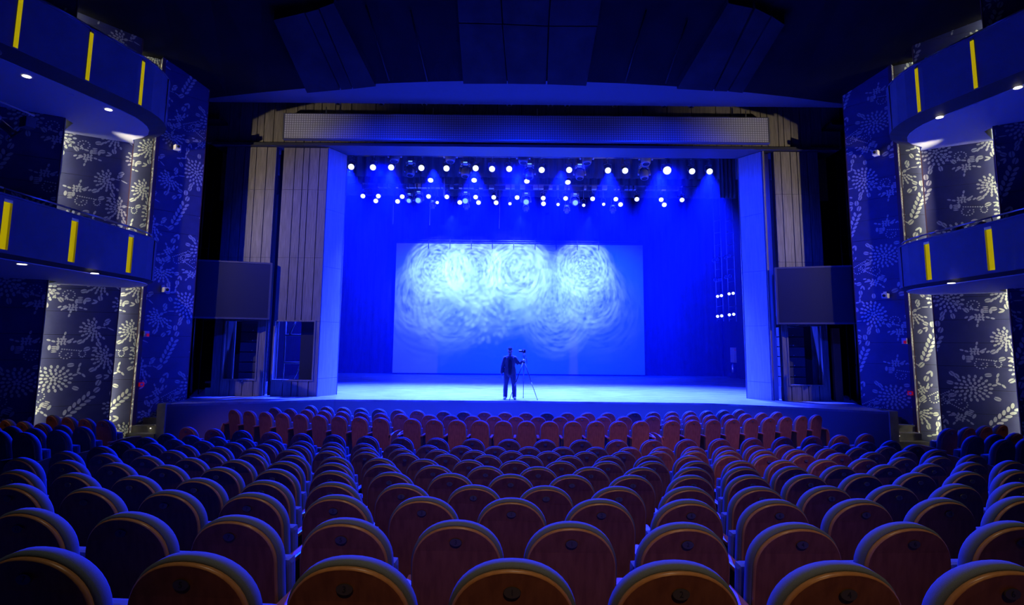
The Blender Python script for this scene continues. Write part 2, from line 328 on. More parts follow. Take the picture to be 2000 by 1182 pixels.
def make_seat(end=0):
    t = thing('theatre_seat', 'seat', 'theatre seat')
    so = arch(0.455, 0.19, 1.046); bm = NB()
    loft(bm, [(inset(so, 0.007), -0.001), (so, 0.006), (so, 0.021), (inset(so, 0.004), 0.024)], [1, 1, 1], (0, 0))
    obj('back_panel', bm, [M['wood_seat'], M['edge_highlight']], t)
    co = arch(0.475, 0.40, 1.06); bm = NB()
    loft(bm, [(inset(co, 0.012), 0.0245), (co, 0.034), (co, 0.088), (inset(co, 0.010), 0.104), (inset(co, 0.032), 0.115), (inset(co, 0.08), 0.121)])
    obj('backrest_cushion', bm, M['fabric'], t)
    bm = NB(); box(bm, (-0.235, 0.255, 0.40), (0.235, 0.345, 0.80), 0, 0.03)
    for v in bm.verts: v.co.y -= (v.co.z - 0.4) * 0.12
    obj('seat_cushion', bm, M['fabric'], t)
    bm = NB(); box(bm, (0.272, 0.02, 0.0), (0.318, 0.36, 0.625), 0, 0.006); box(bm, (0.262, 0.0, 0.0), (0.328, 0.42, 0.02))
    obj('standard', bm, M['black'], t)
    bm = NB(); box(bm, (0.262, -0.03, 0.626), (0.328, 0.42, 0.66), 0, 0.012)
    obj('armrest', bm, M['arm_wood'], t)
    bm = NB(); n = 16
    y0 = 0.086 * 0.17 - 0.0055
    lo = [bm.verts.new((0.031 * math.cos(2 * PI * i / n), y0 + 0.004, 0.972 + 0.020 * math.sin(2 * PI * i / n))) for i in range(n)]
    hi = [bm.verts.new((v.co.x * 0.94, y0, 0.972 + (v.co.z - 0.972) * 0.94)) for v in lo]
    for i in range(n): bm.faces.new((lo[i], lo[(i + 1) % n], hi[(i + 1) % n], hi[i]))
    bm.faces.new(hi[::-1])
    pl = obj('number_plate', bm, M['plate'], t)
    pl['label'] = 'small oval metal number plate'
    if end:
        bm = NB(); x = 0.335 * end
        prof = [(-0.06, 0.02), (0.62, 0.02), (0.62, 0.60), (0.60, 0.685), (0.40, 0.70), (0.16, 0.685), (-0.02, 0.64), (-0.06, 0.55)]
        a = [bm.verts.new((x - 0.02, y, z)) for y, z in prof]; b = [bm.verts.new((x + 0.02, y, z)) for y, z in prof]
        for i in range(8): bm.faces.new((a[i], a[(i + 1) % 8], b[(i + 1) % 8], b[i]))
        bm.faces.new(a[::-1]); bm.faces.new(b)
        obj('end_panel', bm, M['arm_wood'], t)
        if end < 0:
            bm = NB(); box(bm, (-0.328, -0.03, 0.626), (-0.262, 0.42, 0.66), 0, 0.012); obj('armrest', bm, M['arm_wood'], t)
            bm = NB(); box(bm, (-0.318, 0.02, 0.0), (-0.272, 0.36, 0.625), 0, 0.006); obj('standard', bm, M['black'], t)
    register(t); return t
SEATS = {0: make_seat(0), -1: make_seat(-1), 1: make_seat(1)}
USED = set()
DIG = {}
def digit_mesh(s):
    if s not in DIG:
        cu = bpy.data.curves.new('num', 'FONT'); cu.body = s; cu.size = 0.03; cu.align_x = 'CENTER'; cu.align_y = 'CENTER'; cu.extrude = 0.0006
        o = bpy.data.objects.new('num', cu); C.objects.link(o)
        me = bpy.data.meshes.new_from_object(o); bpy.data.objects.remove(o); me.materials.clear(); me.materials.append(M['digit']); DIG[s] = me
    return DIG[s]
def place_seat(R, ang, z, label, group, end=0, number=None):
    proto = SEATS[end]
    loc = (X0 + R * math.sin(ang), YC - R * math.cos(ang), z)
    if end not in USED:
        USED.add(end); proto.location = loc; proto.rotation_euler = (0, 0, ang); proto['label'] = label; proto['group'] = group; r = proto
    else: r = dup(proto, loc, ang, label, group)
    if number:
        plate = [c for c in r.children if c.name.startswith('number_plate')][0]
        o = bpy.data.objects.new('seat_number', digit_mesh(str(number))); C.objects.link(o); o.parent = plate
        o.location = (0, 0.086 * 0.17 - 0.0065, 0.972); o.rotation_euler = (PI / 2, 0, 0)
    return r
# front block: three rows, each in three sections
for r, (yc, n0, n1, gap, cx) in enumerate([(16.27, 9, 7, 0.79, 0.43), (15.40, 10, 8, 0.82, 0.44), (14.49, 11, 9, 0.85, 0.40)]):
    R = YC - yc; p = 0.592
    secs = [('centre section', [(k - (n0 - 1) / 2) * p for k in range(n0)])]
    e = (n0 - 1) / 2 * p
    secs.append(('left wing', sorted(-(e + gap + k * 0.60) for k in range(n1)))); secs.append(('right wing', [e + gap + k * 0.60 for k in range(n1)]))
    for nm, xs in secs:
        for i, s in enumerate(xs):
            end = -1 if i == 0 else (1 if i == len(xs) - 1 else 0)
            place_seat(R, (s + cx - X0) / R, -0.035 - SEAT_H, 'red-backed theatre seat, %s from the left in the %s of the %s row' % (ORD[i], nm, ORD[r]), 'front block seats, %s row' % ORD[r], end)
# main block: row -> (anchor x, pitch, k range)
MAIN = {4: (0.67, 0.705, -11, 10), 5: (0.32, 0.585, -12, 12), 6: (0.02, 0.587, -11, 12), 7: (0.25, 0.585, -11, 11), 8: (0.06, 0.585, -10, 11),
        9: (0.31, 0.585, -10, 10), 10: (0.59, 0.585, -10, 8), 11: (0.29, 0.585, -9, 9), 12: (0.01, 0.587, -7, 8), 13: (0.31, 0.58, -6, 5), 14: (0.01, 0.587, -4, 4)}
def in_frame(R, ang, z):
    x, y = X0 + R * math.sin(ang), YC - R * math.cos(ang); f = math.cos(PITCH) * y + math.sin(PITCH) * (z - 0.15 - CAM_Z)
    return y > 0.3 and -12 < 1000 + F_PX * x / f < 2012 or (y > 0.3 and abs(x) - 0.26 < 0.905 * f)
for r, (ax, p, k0, k1) in MAIN.items():
    R = YC - ROWY[r]; a0 = math.asin((ax - X0) / R)
    ks = [k for k in range(k0, k1 + 1) if r < 9 or in_frame(R, a0 + k * p / R, ROWZ[r])]
    for i, k in enumerate(ks):
        end = -1 if (k == k0 and r < 9) else (1 if (k == k1 and r < 9) else 0)
        num = (1 + 2 * -k if k <= 0 else 2 * k) if r >= 8 else None
        col = 'dark red-backed' if r >= 9 else 'blue-topped'
        lab = ('%s theatre seat, %s from the left end of the %s row from the stage' if r < 9 else '%s theatre seat, %s from the left in view, %s row from the stage') % (col, ORD[i], ORD[r - 1])
        place_seat(R, a0 + k * p / R, ROWZ[r] - SEAT_H, lab, 'stalls seats, %s row' % ORD[r - 1], end, num)
# raised side terraces
SIDE = {5: ((-8.19, 4), (8.74, 4), 0.30), 6: ((-7.84, 6), (8.39, 4), 0.32), 7: ((-7.46, 4), (8.04, 2), 0.42), 8: ((-7.14, 2), None, 0.54)}
for r, (Ls, Rs, zt) in SIDE.items():
    R = YC - ROWY[r]
    for side, sd in ((-1, Ls), (1, Rs)):
        if not sd: continue
        a0 = math.asin((sd[0] - X0) / R)
        for i in range(sd[1]):
            place_seat(R, a0 + side * i * 0.575 / R, zt - SEAT_H, 'theatre seat on the raised %s terrace, %s from the aisle in its %s row' % ('left' if side < 0 else 'right', ORD[i], ORD[r - 5]),
                       'seats on the raised side terraces', (-side if i == 0 else 0))

# ------------------------------------------------------------------ stage and apron
AP = [(-10.3, 17.2), (-8.2, 18.15), (-5.9, 19.13), (0.5, 19.17), (6.6, 18.98), (8.9, 18.1), (11.1, 16.9)]
bm = NB(); prism(bm, AP + [(11.6, 19.5), (15.8, 19.5), (15.8, 36.6), (-14.9, 36.6), (-14.9, 19.5), (-10.8, 19.5)], -0.06, 0.0)
struct('floor_stage', bm, M['stage'], 'worn stage floor lit pale cyan')
bm = NB()
for (a, b) in zip(AP[:-1], AP[1:]):
    prism(bm, [a, b, (b[0], b[1] + 0.25), (a[0], a[1] + 0.25)], -1.6, -0.061)
struct('wall_apron', bm, M['apron'], 'plain front wall of the stage apron')
bm = NB(); box(bm, (-10.55, 17.15, -1.3), (-10.301, 17.42, 0.03)); struct('trim_1', bm, M['step'])
bm = NB(); box(bm, (11.101, 16.85, -1.3), (11.35, 17.12, 0.03)); struct('trim_2', bm, M['step'])
# side stairs up to the stage
for s, nm in ((-1, 'left'), (1, 'right')):
    t = thing('stage_stairs', 'wooden steps up to the stage at the %s end of the apron' % nm, 'stairs', (0, 0, 0), 0, None)
    xi = -10.56 if s < 0 else 11.36; y0_ = 17.12 if s < 0 else 16.95
    def wx(y):   # inner face of the flower wall, a little clear of it
        pts = [(10.0, 11.40), (17.50, 11.40), (18.60, 10.50), (30.0, 10.5)]
        for (ya, xa), (yb, xb) in zip(pts[:-1], pts[1:]):
            if ya <= y <= yb: v = xa + (xb - xa) * (y - ya) / (yb - ya); return -v if s < 0 else v + 0.86
    for k in range(5):
        zt = -1.06 + 0.205 * (k + 1); yf = y0_ + 0.27 * k; yb = yf + (0.27 if k < 4 else 0.22); bm = NB()
        ym = [y for y in (17.5,) if yf < y < yb]
        for za, zb, e in ((-1.3, zt - 0.04, 0.0), (zt - 0.039, zt, 0.02)):
            prism(bm, [(xi, yf - e), (xi, yb)] + [(wx(y), y) for y in [yb] + ym[::-1] + [yf - e]], za, zb)
        obj('step', bm, M['step'], t)
    bm = NB()
    lathe(bm, [(0.015, 0), (0.014, 0.012), (0.008, 0.02)], 12, Matrix.Translation(((xi + (-0.28 if s < 0 else 0.22)), (17.12 if s < 0 else 16.95) + 0.26, -0.73)) @ Matrix.Rotation(PI / 2, 4, 'X'))
    obj('step_light', bm, M['downlight'], t)
bm = NB(); 
prism(bm, [(-10.8, 18.3), (-9.3, 18.3), (-9.3, 19.0), (-10.8, 19.0)], -1.2, -0.07); struct('trim_3', bm, M['gap'])

# ------------------------------------------------------------------ flower print for the side walls (u along the wall, v up)
def petal(out, u, v, ln, wd, a, split=False):
    wd *= 1.3 if ln > 0.05 else 1.0; ln *= 1.04
    ca, sa = math.cos(a), math.sin(a); n = 8
    def P(t, s): return (u + t * ca - s * sa, v + t * sa + s * ca)
    if not split:
        out.append([P(ln / 2 * math.cos(2 * PI * i / n + 0.2) , wd / 2 * math.sin(2 * PI * i / n + 0.2)) for i in range(n)])
    else:
        for sg in (1, -1):
            out.append([P(ln / 2 * math.cos(PI * i / 6), sg * (wd * 0.07 + wd / 2 * 0.9 * math.sin(PI * i / 6))) for i in range(7)][::sg])
def m_big(o):
    for n, r, l, wd, ph in ((5, 0.06, 0.08, 0.046, 0.3), (10, 0.16, 0.092, 0.05, 0), (15, 0.265, 0.098, 0.052, 0.2), (18, 0.375, 0.10, 0.052, 0)):
        for i in range(n):
            a = 2 * PI * i / n + ph; petal(o, r * 1.06 * math.cos(a), r * 0.9 * math.sin(a), l, wd, a + 0.12)
    for u, v, a in ((-0.52, 0.14, 2.9), (-0.46, 0.40, 2.3), (-0.36, 0.33, 2.2), (0.52, -0.28, -0.4), (-0.50, -0.22, 0.2)): petal(o, u, v, 0.16, 0.085, a, True)
    for u, v, a in ((0.48, 0.10, 0.3), (0.57, 0.15, -0.5), (0.55, 0.25, 1.3), (0.57, 0.38, 1.2), (0.68, 0.08, -0.9), (-0.50, -0.36, 0.3), (-0.60, -0.44, 0.9)): petal(o, u, v, 0.13, 0.045, a)
    petal(o, 0.36, 0.38, 0.16, 0.085, 0.1, True)
def m_fan(o):
    for n, r, l, wd, ph in ((5, 0.06, 0.075, 0.042, 0), (9, 0.15, 0.085, 0.045, 0.12), (11, 0.24, 0.092, 0.047, 0.0), (10, 0.335, 0.095, 0.047, 0.14)):
        for i in range(n):
            a = math.radians(80 + 230 * (i + 0.5) / n) + ph; petal(o, r * math.cos(a) * 1.05, r * math.sin(a) * 0.92, l, wd, a)
    petal(o, 0.07, 0.06, 0.11, 0.07, 0.2); petal(o, 0.19, 0.06, 0.13, 0.024, -0.1); petal(o, 0.36, 0.02, 0.19, 0.028, -0.45)
    for u, v, a in ((0.20, 0.15, 1.6), (0.27, 0.17, 0.8)): petal(o, u, v, 0.11, 0.042, a)
    for u, v, a in ((-0.34, -0.36, 0.6), (0.10, -0.42, -1.0), (-0.16, -0.56, 0.4), (0.27, 0.26, 0.6)): petal(o, u, v, 0.15, 0.09, a, True)
    for u, v, a in ((0.02, -0.53, -0.15), (0.02, -0.60, 0.6), (-0.25, -0.33, 1.2)): petal(o, u, v, 0.14, 0.042, a)
def m_spiral(o):
    for i in range(9): petal(o, 0.075 * (i % 3) - 0.075, 0.065 * (i // 3) - 0.02, 0.085, 0.042, 0.9 + i * 0.7)
    for k, a in enumerate((1.35, 2.85, 0.15)):
        for j in range(2): petal(o, (0.19 + 0.115 * j) * math.cos(a), (0.17 + 0.115 * j) * math.sin(a), 0.10, 0.042, a + (0.4 if k == 2 else 0))
    for j in range(3): petal(o, 0.14 + 0.05 * j, 0.05 + 0.03 * j, 0.09, 0.035, 0.9)
    for j in range(4): petal(o, -0.15, -0.10 - 0.05 * j, 0.13, 0.03, 0.05)
    for j in range(2): petal(o, -0.26 + 0.19 * j, -0.13, 0.15, 0.06, 1.5)
    dots = [(0.03 + 0.055 * j, -0.17 - 0.006 * j) for j in range(9)]
    dots += [(0.50 + 0.075 * math.sin(t), -0.30 + 0.095 * math.cos(t)) for t in [0.5 + 0.62 * j for j in range(9)]]
    dots += [(0.12 + 0.14 * math.cos(t), -0.32 + 0.12 * math.sin(t)) for k, t in enumerate([2.4 + 0.52 * j for j in range(9)])] + [(0.13, -0.34), (0.17, -0.29)]
    for u, v in dots: petal(o, u, v, 0.040, 0.040, 0)
def m_lance(o):
    for j in range(6):
        for sg in (-1, 1): petal(o, -0.30 + 0.1 * j + sg * 0.05, -0.30 + 0.1 * j - sg * 0.05, 0.16, 0.065, 0.8 - sg * 0.55)
    petal(o, 0.34, 0.36, 0.17, 0.1, 0.8, True); petal(o, -0.46, -0.44, 0.19, 0.1, 0.4, True); petal(o, 0.36, 0.56, 0.17, 0.1, 1.2, True)
def m_leaf(o):
    petal(o, 0, 0, 0.17, 0.11, 0.2, True); petal(o, 0.2, 0.04, 0.17, 0.05, -0.4); petal(o, 0.2, -0.05, 0.17, 0.05, 0.5)
def motif(fn):
    o = []; fn(o); return o
MOT = {k: motif(f) for k, f in dict(big=m_big, fan=m_fan, spiral=m_spiral, lance=m_lance, leaf=m_leaf).items()}
TILE_W, TILE_H = 2.75, 4.47
TILE = [('spiral', 0.72, 2.55, 0), ('big', 0.62, 1.55, 0), ('fan', 1.48, 2.95, 0), ('fan', 1.82, 2.15, 0), ('lance', 1.30, 0.85, 0), ('leaf', 1.02, 0.30, 0), ('spiral', 0.30, 0.75, 2.7),
        ('fan', 2.15, 0.75, 1.2), ('spiral', 0.9, 3.62, PI), ('fan', 2.2, 3.75, 0.5), ('big', 0.2, 4.15, 2.0), ('fan', 1.55, 4.3, -0.3), ('leaf', 2.4, 1.75, 1.0), ('lance', 2.55, 2.75, 0.4), ('spiral', 2.3, 1.35, 0.6)]
def wall_panel(name, P, Q, z0, z1, du=0.0, dv=0.0, label=None, jz=2.04, th=0.10, flip=False):
    """boards from P to Q (left to right as the audience sees it), flower print raised on them"""
    P = Vector((P[0], P[1], 0)); Q = Vector((Q[0], Q[1], 0)); U = (Q - P).normalized(); W = (Q - P).length
    N = Vector((U.y, -U.x, 0))
    bm = NB()
    def quad(u0, u1, v0, v1, d0, d1, mi):
        vs = [bm.verts.new(P + U * u + N * d + Vector((0, 0, v))) for d in (d0, d1) for u, v in ((u0, v0), (u1, v0), (u1, v1), (u0, v1))]
        for f in ((0, 1, 2, 3)[::-1], (4, 5, 6, 7), (0, 1, 5, 4), (1, 2, 6, 5), (2, 3, 7, 6), (3, 0, 4, 7)):
            bm.faces.new([vs[i] for i in f]).material_index = mi
    quad(0, W, z0, z1, -th, -0.02, 2)
    J = 0.67; k0 = math.floor((z0 - jz) / J); v = z0
    edges = [z0] + [jz + J * k for k in range(k0 + 1, 60) if z0 + 0.05 < jz + J * k < z1 - 0.05] + [z1]
    for a, b in zip(edges[:-1], edges[1:]): quad(0.0, W, a + 0.006, b - 0.006, -0.0199, 0.0, 0)
    for e0, e1 in ((-0.025, -0.0005), (W + 0.0005, W + 0.025)): quad(e0, e1, z0, z1, -th, 0.004, 3)
    for i in range(-1, int(W / TILE_W) + 2):
        for j in range(-1, int((z1 - z0) / TILE_H) + 2):
            for key, mu, mv, ma in TILE:
                cu = mu + i * TILE_W + du; cv = z0 + mv + j * TILE_H + dv
                if cu < -0.8 or cu > W + 0.8 or cv < z0 - 0.8 or cv > z1 + 0.8: continue
                ca, sa = math.cos(ma), math.sin(ma)
                for poly in MOT[key]:
                    pp = [(cu + x * ca - y * sa, cv + x * sa + y * ca) for x, y in poly]
                    if min(p[0] for p in pp) < 0 or max(p[0] for p in pp) > W:
                        pp = [(min(max(a, 0.0), W), b) for a, b in pp]
                        if max(p[0] for p in pp) - min(p[0] for p in pp) < 0.008: continue
                    if min(p[1] for p in pp) < z0 or max(p[1] for p in pp) > z1: continue
                    try: bm.faces.new([bm.verts.new(P + U * a + N * 0.004 + Vector((0, 0, b))) for a, b in pp]).material_index = 1
                    except ValueError: pass
    return struct(name, bm, [M['navy'], M['petal'], M['gap'], M['rim']], label)
ZB = -1.3
def wl(px, Y): return ((px - 1000.0) / 1100.0 * Y, Y)
LP = {  # left side: outer and inner ends of each staggered panel
    'near': ((-17.2, 12.0), (-12.28, 14.8)), 'middle': ((-13.9, 15.5), (-11.74, 16.8)), 'slot': ((-12.60, 17.25), (-11.61, 17.54)), 'strip': ((-11.60, 17.56), (-11.48, 17.47)), 'stage': ((-11.46, 17.50), (-10.54, 18.62))}
for i, (k, (P, Q)) in enumerate(LP.items()):
    top = {'near': 13.2, 'middle': 12.4, 'slot': 11.6, 'strip': 11.4, 'stage': 11.1}[k]
    du = {'near': 1.9, 'middle': 0.55, 'slot': 2.2, 'strip': 0.4, 'stage': 1.05}[k]
    wall_panel('wall_left' if i == 0 else 'wall_left_%s' % k, P, Q, ZB, top, du, 0.55 if k != 'stage' else 0.2, 'flower-printed %s wall panel of the left side' % k)
for i, (k, (P, Q)) in enumerate(LP.items()):
    top = {'near': 13.2, 'middle': 12.4, 'slot': 11.6, 'strip': 11.4, 'stage': 11.1}[k]
    du = {'near': 0.4, 'middle': 0.15, 'slot': 0.6, 'strip': 1.4, 'stage': 0.3}[k]
    mP = (0.86 - Q[0], Q[1]); mQ = (0.86 - P[0], P[1])
    wall_panel('wall_right' if i == 0 else 'wall_right_%s' % k, mP, mQ, ZB, top, du, 0.5 if k != 'stage' else 0.1, 'flower-printed %s wall panel of the right side' % k)
def mirror(x): return 0.86 - x
# glowing cove tubes hidden behind the panel edges
for s, nm in ((-1, 'left'), (1, 'right')):
    for (x, y), wh in (((-13.35, 15.6), 'near'), ((-12.3, 17.18), 'middle')):
        X = x if s < 0 else mirror(x)
        t = thing('cove_light', 'tall warm light tube in the slot behind the %s %s wall panel' % (nm, wh), 'light', (X, y, 0), 0, 'cove lights behind the wall panels')
        bm = NB(); tube(bm, (0, 0, -1.0), (0, 0, 11.6 if wh == 'near' else 11.1), 0.022, 8); obj('glow_tube', bm, M['cove'], t)
        lo_, hi_ = (-115, 33) if wh == 'near' else (-115, 15); pts = []
        for k in range(11):
            a = math.radians(lo_ + (hi_ - lo_) * k / 10.0); pts.append((0.07 * math.cos(a) * (1 if s < 0 else -1), 0.07 * math.sin(a)))
        bm = NB(); prism(bm, pts + [(x * 1.08, y * 1.08) for x, y in pts][::-1], -1.2, 11.65 if wh == 'near' else 11.15); obj('added_tube_shield', bm, M['black'], t)  # unseen shield added to keep tube light off the opposite wall
    # closing wall between the stage-side panel and the portal passage
for s, nm in ((-1, 'left'), (1, 'right')):
    X = -12.75 if s < 0 else mirror(-12.75)
    t = thing('flood_lamp', 'small flood lamp with added shutters, tucked behind the edge of the near %s wall panel' % nm, 'lamp', (X, 15.1, 6.85), 0, 'flood lamps beside the portal')
    bm = NB(); pts = []
    for k in range(9):
        a = math.radians(59 + 100 * k / 8.0); pts.append((0.22 * math.cos(a) * (1 if s < 0 else -1), 0.22 * math.sin(a)))
    pts2 = [(x * 1.03, y * 1.03) for x, y in pts]
    prism(bm, pts + pts2[::-1], -0.4, 0.4); obj('added_shutter', bm, M['black'], t)  # unseen plate added to keep the flood off the wall panel
    bm = NB(); pts = []
    for k in range(9):
        a = math.radians(-60 + 94 * k / 8.0); pts.append((0.22 * math.cos(a) * (1 if s < 0 else -1), 0.22 * math.sin(a)))
    prism(bm, pts + [(x * 1.03, y * 1.03) for x, y in pts][::-1], -0.4, 0.4); obj('added_shutter', bm, M['black'], t)  # second plate added, keeping the flood off the far jamb
    bm = NB(); box(bm, (-0.1, -0.2, -0.1), (0.1, -0.06, 0.1)); obj('lamp_housing', bm, M['black'], t)
    bm = NB(); tube(bm, (0, -0.13, -0.1), (0, -0.13, -3.14), 0.02, 6); obj('stand', bm, M['black'], t)
# small boxes on the stage-side wall panels
def onwall(name, label, cat, loc, rz, group=None):
    return thing(name, label, cat, loc, rz, group)
for s, nm, items in ((-1, 'left', ((341, 288, 'upper'), (319, 565, 'middle'), (285, 653, 'lower'))), (1, 'right', ((1712, 300, 'upper'), (1731, 577, 'middle'), (1769, 667, 'lower')))):
    pass
def ray(u, v):   # direction through a point of the 2000 x 1182 photograph
    x, y = u - 1000.0, v - CY_PX; c, s = math.cos(ROLL), math.sin(ROLL)
    x, y = c * x + s * y, -s * x + c * y
    return Vector((x, F_PX * math.cos(PITCH) + y * math.sin(PITCH), F_PX * math.sin(PITCH) - y * math.cos(PITCH)))
def at(u, v, Y):
    r = ray(u, v); return Vector((0, 0, CAM_Z)) + r * (Y / r.y)
def atz(u, v, z):
    r = ray(u, v); return Vector((0, 0, CAM_Z)) + r * ((z - CAM_Z) / r.z)
def on_wall(u, v, P, Q):
    P = Vector((*P, 0)); Q = Vector((*Q, 0)); d = (Q - P).normalized(); n = Vector((d.y, -d.x, 0)); r = ray(u, v); o = Vector((0, 0, CAM_Z))
    return o + r * ((P - o).dot(n) / r.dot(n)), math.atan2(d.y, d.x)

# small boxes on the stage-side wall panels
for s, nm, items in ((-1, 'left', ((341, 288, 'upper'), (319, 565, 'middle'), (285, 653, 'lower'))), (1, 'right', ((1712, 300, 'upper'), (1731, 577, 'middle'), (1769, 667, 'lower')))):
    P, Q = LP['stage'] if s < 0 else ((mirror(LP['stage'][1][0]), LP['stage'][1][1]), (mirror(LP['stage'][0][0]), LP['stage'][0][1]))
    for u, v, h in items:
        p, rz = on_wall(u, v, P, Q)
        cam_ = h != 'lower'
        t = thing('wall_camera' if cam_ else 'alarm_light', ('small white camera on the %s flower wall, %s of two' % (nm, h if h == 'upper' else 'lower')) if cam_ else 'small white and red alarm unit on the %s flower wall' % nm, 'camera' if cam_ else 'alarm', p, rz)
        bm = NB()
        if cam_:
            box(bm, (-0.07, -0.03, -0.1), (0.02, -0.006, 0.12)); obj('wall_plate', bm, M['white'], t)
            bm = NB(); box(bm, (-0.06, -0.26, -0.11), (0.11, -0.03, 0.05), 0, 0.02); obj('camera_body', bm, M['white'], t)
            bm = NB(); lathe(bm, [(0.045, 0), (0.045, 0.04), (0.03, 0.05)], 12, Matrix.Translation((0.02, -0.26, -0.03)) @ Matrix.Rotation(PI / 2, 4, 'X')); obj('camera_lens', bm, M['glass'], t)
        else:
            box(bm, (-0.08, -0.12, -0.08), (0.06, -0.006, 0.1), 0, 0.015); obj('alarm_body', bm, M['white'], t)
            bm = NB(); box(bm, (-0.02, -0.15, -0.07), (0.05, -0.121, 0.02), 0, 0.01); obj('alarm_lens', bm, M['red'], t)
    u, v = (275, 751) if s < 0 else (1779, 768)
    p, rz = on_wall(u, v, P, Q); t = thing('fire_call_point', 'red fire call box on the %s flower wall above the stairs' % nm, 'alarm', p, rz)
    bm = NB(); box(bm, (-0.07, -0.07, -0.06), (0.07, -0.006, 0.06), 0, 0.01); obj('call_box', bm, M['red'], t)
    bm = NB(); box(bm, (-0.035, -0.078, -0.03), (0.035, -0.0705, 0.03)); obj('call_window', bm, M['white'], t)

# ------------------------------------------------------------------ ceiling
CY0, CZ0, CS = 17.45, 10.40, 0.62
def ceil_z(y): return CZ0 + CS * (CY0 - y)
bm = NB()
n = 24; lip = []; br = []; bk = []
for i in range(n + 1):
    x = -17.5 + 36.0 * i / n
    lip.append(bm.verts.new((x, 19.35, CZ0 + 0.02))); y = CY0 + 0.0125 * (x - 0.43) ** 2 * (1 if abs(x) < 14 else 1)
    y = min(y, 19.2); br.append(bm.verts.new((x, y, CZ0))); bk.append(bm.verts.new((x, 14.2, ceil_z(14.2))))
far = [bm.verts.new((v.co.x, -1.0, 13.4)) for v in bk]; top = [bm.verts.new((v.co.x, v.co.y, 16.5)) for v in lip]; topb = [bm.verts.new((v.co.x, v.co.y, 16.5)) for v in far]
for i in range(n):
    for a, b in ((br, bk), (bk, far), (far, topb), (topb, top), (top, lip)): bm.faces.new((a[i], b[i], b[i + 1], a[i + 1]))
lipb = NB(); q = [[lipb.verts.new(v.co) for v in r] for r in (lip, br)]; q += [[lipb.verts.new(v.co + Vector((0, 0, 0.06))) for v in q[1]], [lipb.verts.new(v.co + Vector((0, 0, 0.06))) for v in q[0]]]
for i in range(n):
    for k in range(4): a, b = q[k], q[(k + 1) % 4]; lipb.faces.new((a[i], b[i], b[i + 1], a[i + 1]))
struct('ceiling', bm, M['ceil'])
struct('ceiling_lip', lipb, M['lip'], 'curved front edge of the ceiling, coloured lighter as lit')
def ceil_hit(u, v):
    r = ray(u, v); o = Vector((0, 0, CAM_Z))   # z = CZ0 + CS*(CY0-y)
    t = (CZ0 + CS * CY0 - CAM_Z) / (r.z + CS * r.y); return o + r * t
def ceil_board(name, quadpx, drop, label):
    pts = [ceil_hit(u, v) for u, v in quadpx]; bm = NB()
    a = [bm.verts.new(p + Vector((0, 0, -drop))) for p in pts]; b = [bm.verts.new(p + Vector((0, 0, 0.3))) for p in pts]
    bm.faces.new(a); bm.faces.new(b[::-1])
    for i in range(len(a)): bm.faces.new((a[i], a[(i + 1) % len(a)], b[(i + 1) % len(a)], b[i]))
    struct(name, bm, M['ceil_panel'], label)
for q in ([(600, 176), (664, 170), (594, 19), (535, 33)], [(667, 170), (688, 168), (622, 12), (597, 19)], [(690, 168), (734, 163), (652, 0), (624, 10)],
          [(1322, 168), (1392, 172), (1470, 10), (1422, 0)], [(1395, 172), (1420, 173), (1505, 25), (1475, 10)], [(1423, 173), (1450, 176), (1532, 42), (1508, 26)],
          [(905, 158), (990, 158), (980, 42), (896, 40)], [(992, 158), (1066, 159), (1070, 46), (982, 42)], [(1069, 159), (1145, 162), (1166, 46), (1073, 46)],
          [(896, 38), (980, 40), (974, -60), (890, -60)], [(983, 40), (1070, 44), (1076, -60), (977, -60)], [(1073, 44), (1167, 44), (1182, -60), (1079, -60)]):
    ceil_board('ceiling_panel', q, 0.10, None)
for u0, v0, u1, v1 in ((715, 10, 760, 158), (802, 20, 835, 160), (1262, 20, 1221, 160), (1342, 40, 1300, 163)):
    a = ceil_hit(u0, v0); b = ceil_hit(u1, v1); bm = NB(); tube(bm, a, b, 0.022, 4); struct('ceiling_seam', bm, M['ceil_panel'])
for u in (660, 745, 829, 902, 995, 1075, 1108, 1201, 1297, 1350):   # recessed lamps along the ceiling lip
    p = at(u, 203 + (u - 1000) * 0.009, 19.55)
    t = thing('ceiling_lip_lamp', 'dark ring lamp under the ceiling lip, %s from the left' % ORD[(660, 745, 829, 902, 995, 1075, 1108, 1201, 1297, 1350).index(u)], 'lamp', p, 0, 'ring lamps under the ceiling lip')
    bm = NB(); lathe(bm, [(0.10, -0.06), (0.115, 0.0), (0.115, 0.18), (0.03, 0.2)], 14); obj('lamp_can', bm, M['silver'], t)
    bm = NB(); lathe(bm, [(0.07, -0.065), (0.07, -0.061)], 12); obj('lamp_glass', bm, M['glass'], t)
    bm = NB(); tube(bm, (0, 0, 0.19), (0, 0, 10.5 - p.z), 0.015, 6); obj('stem', bm, M['black'], t)

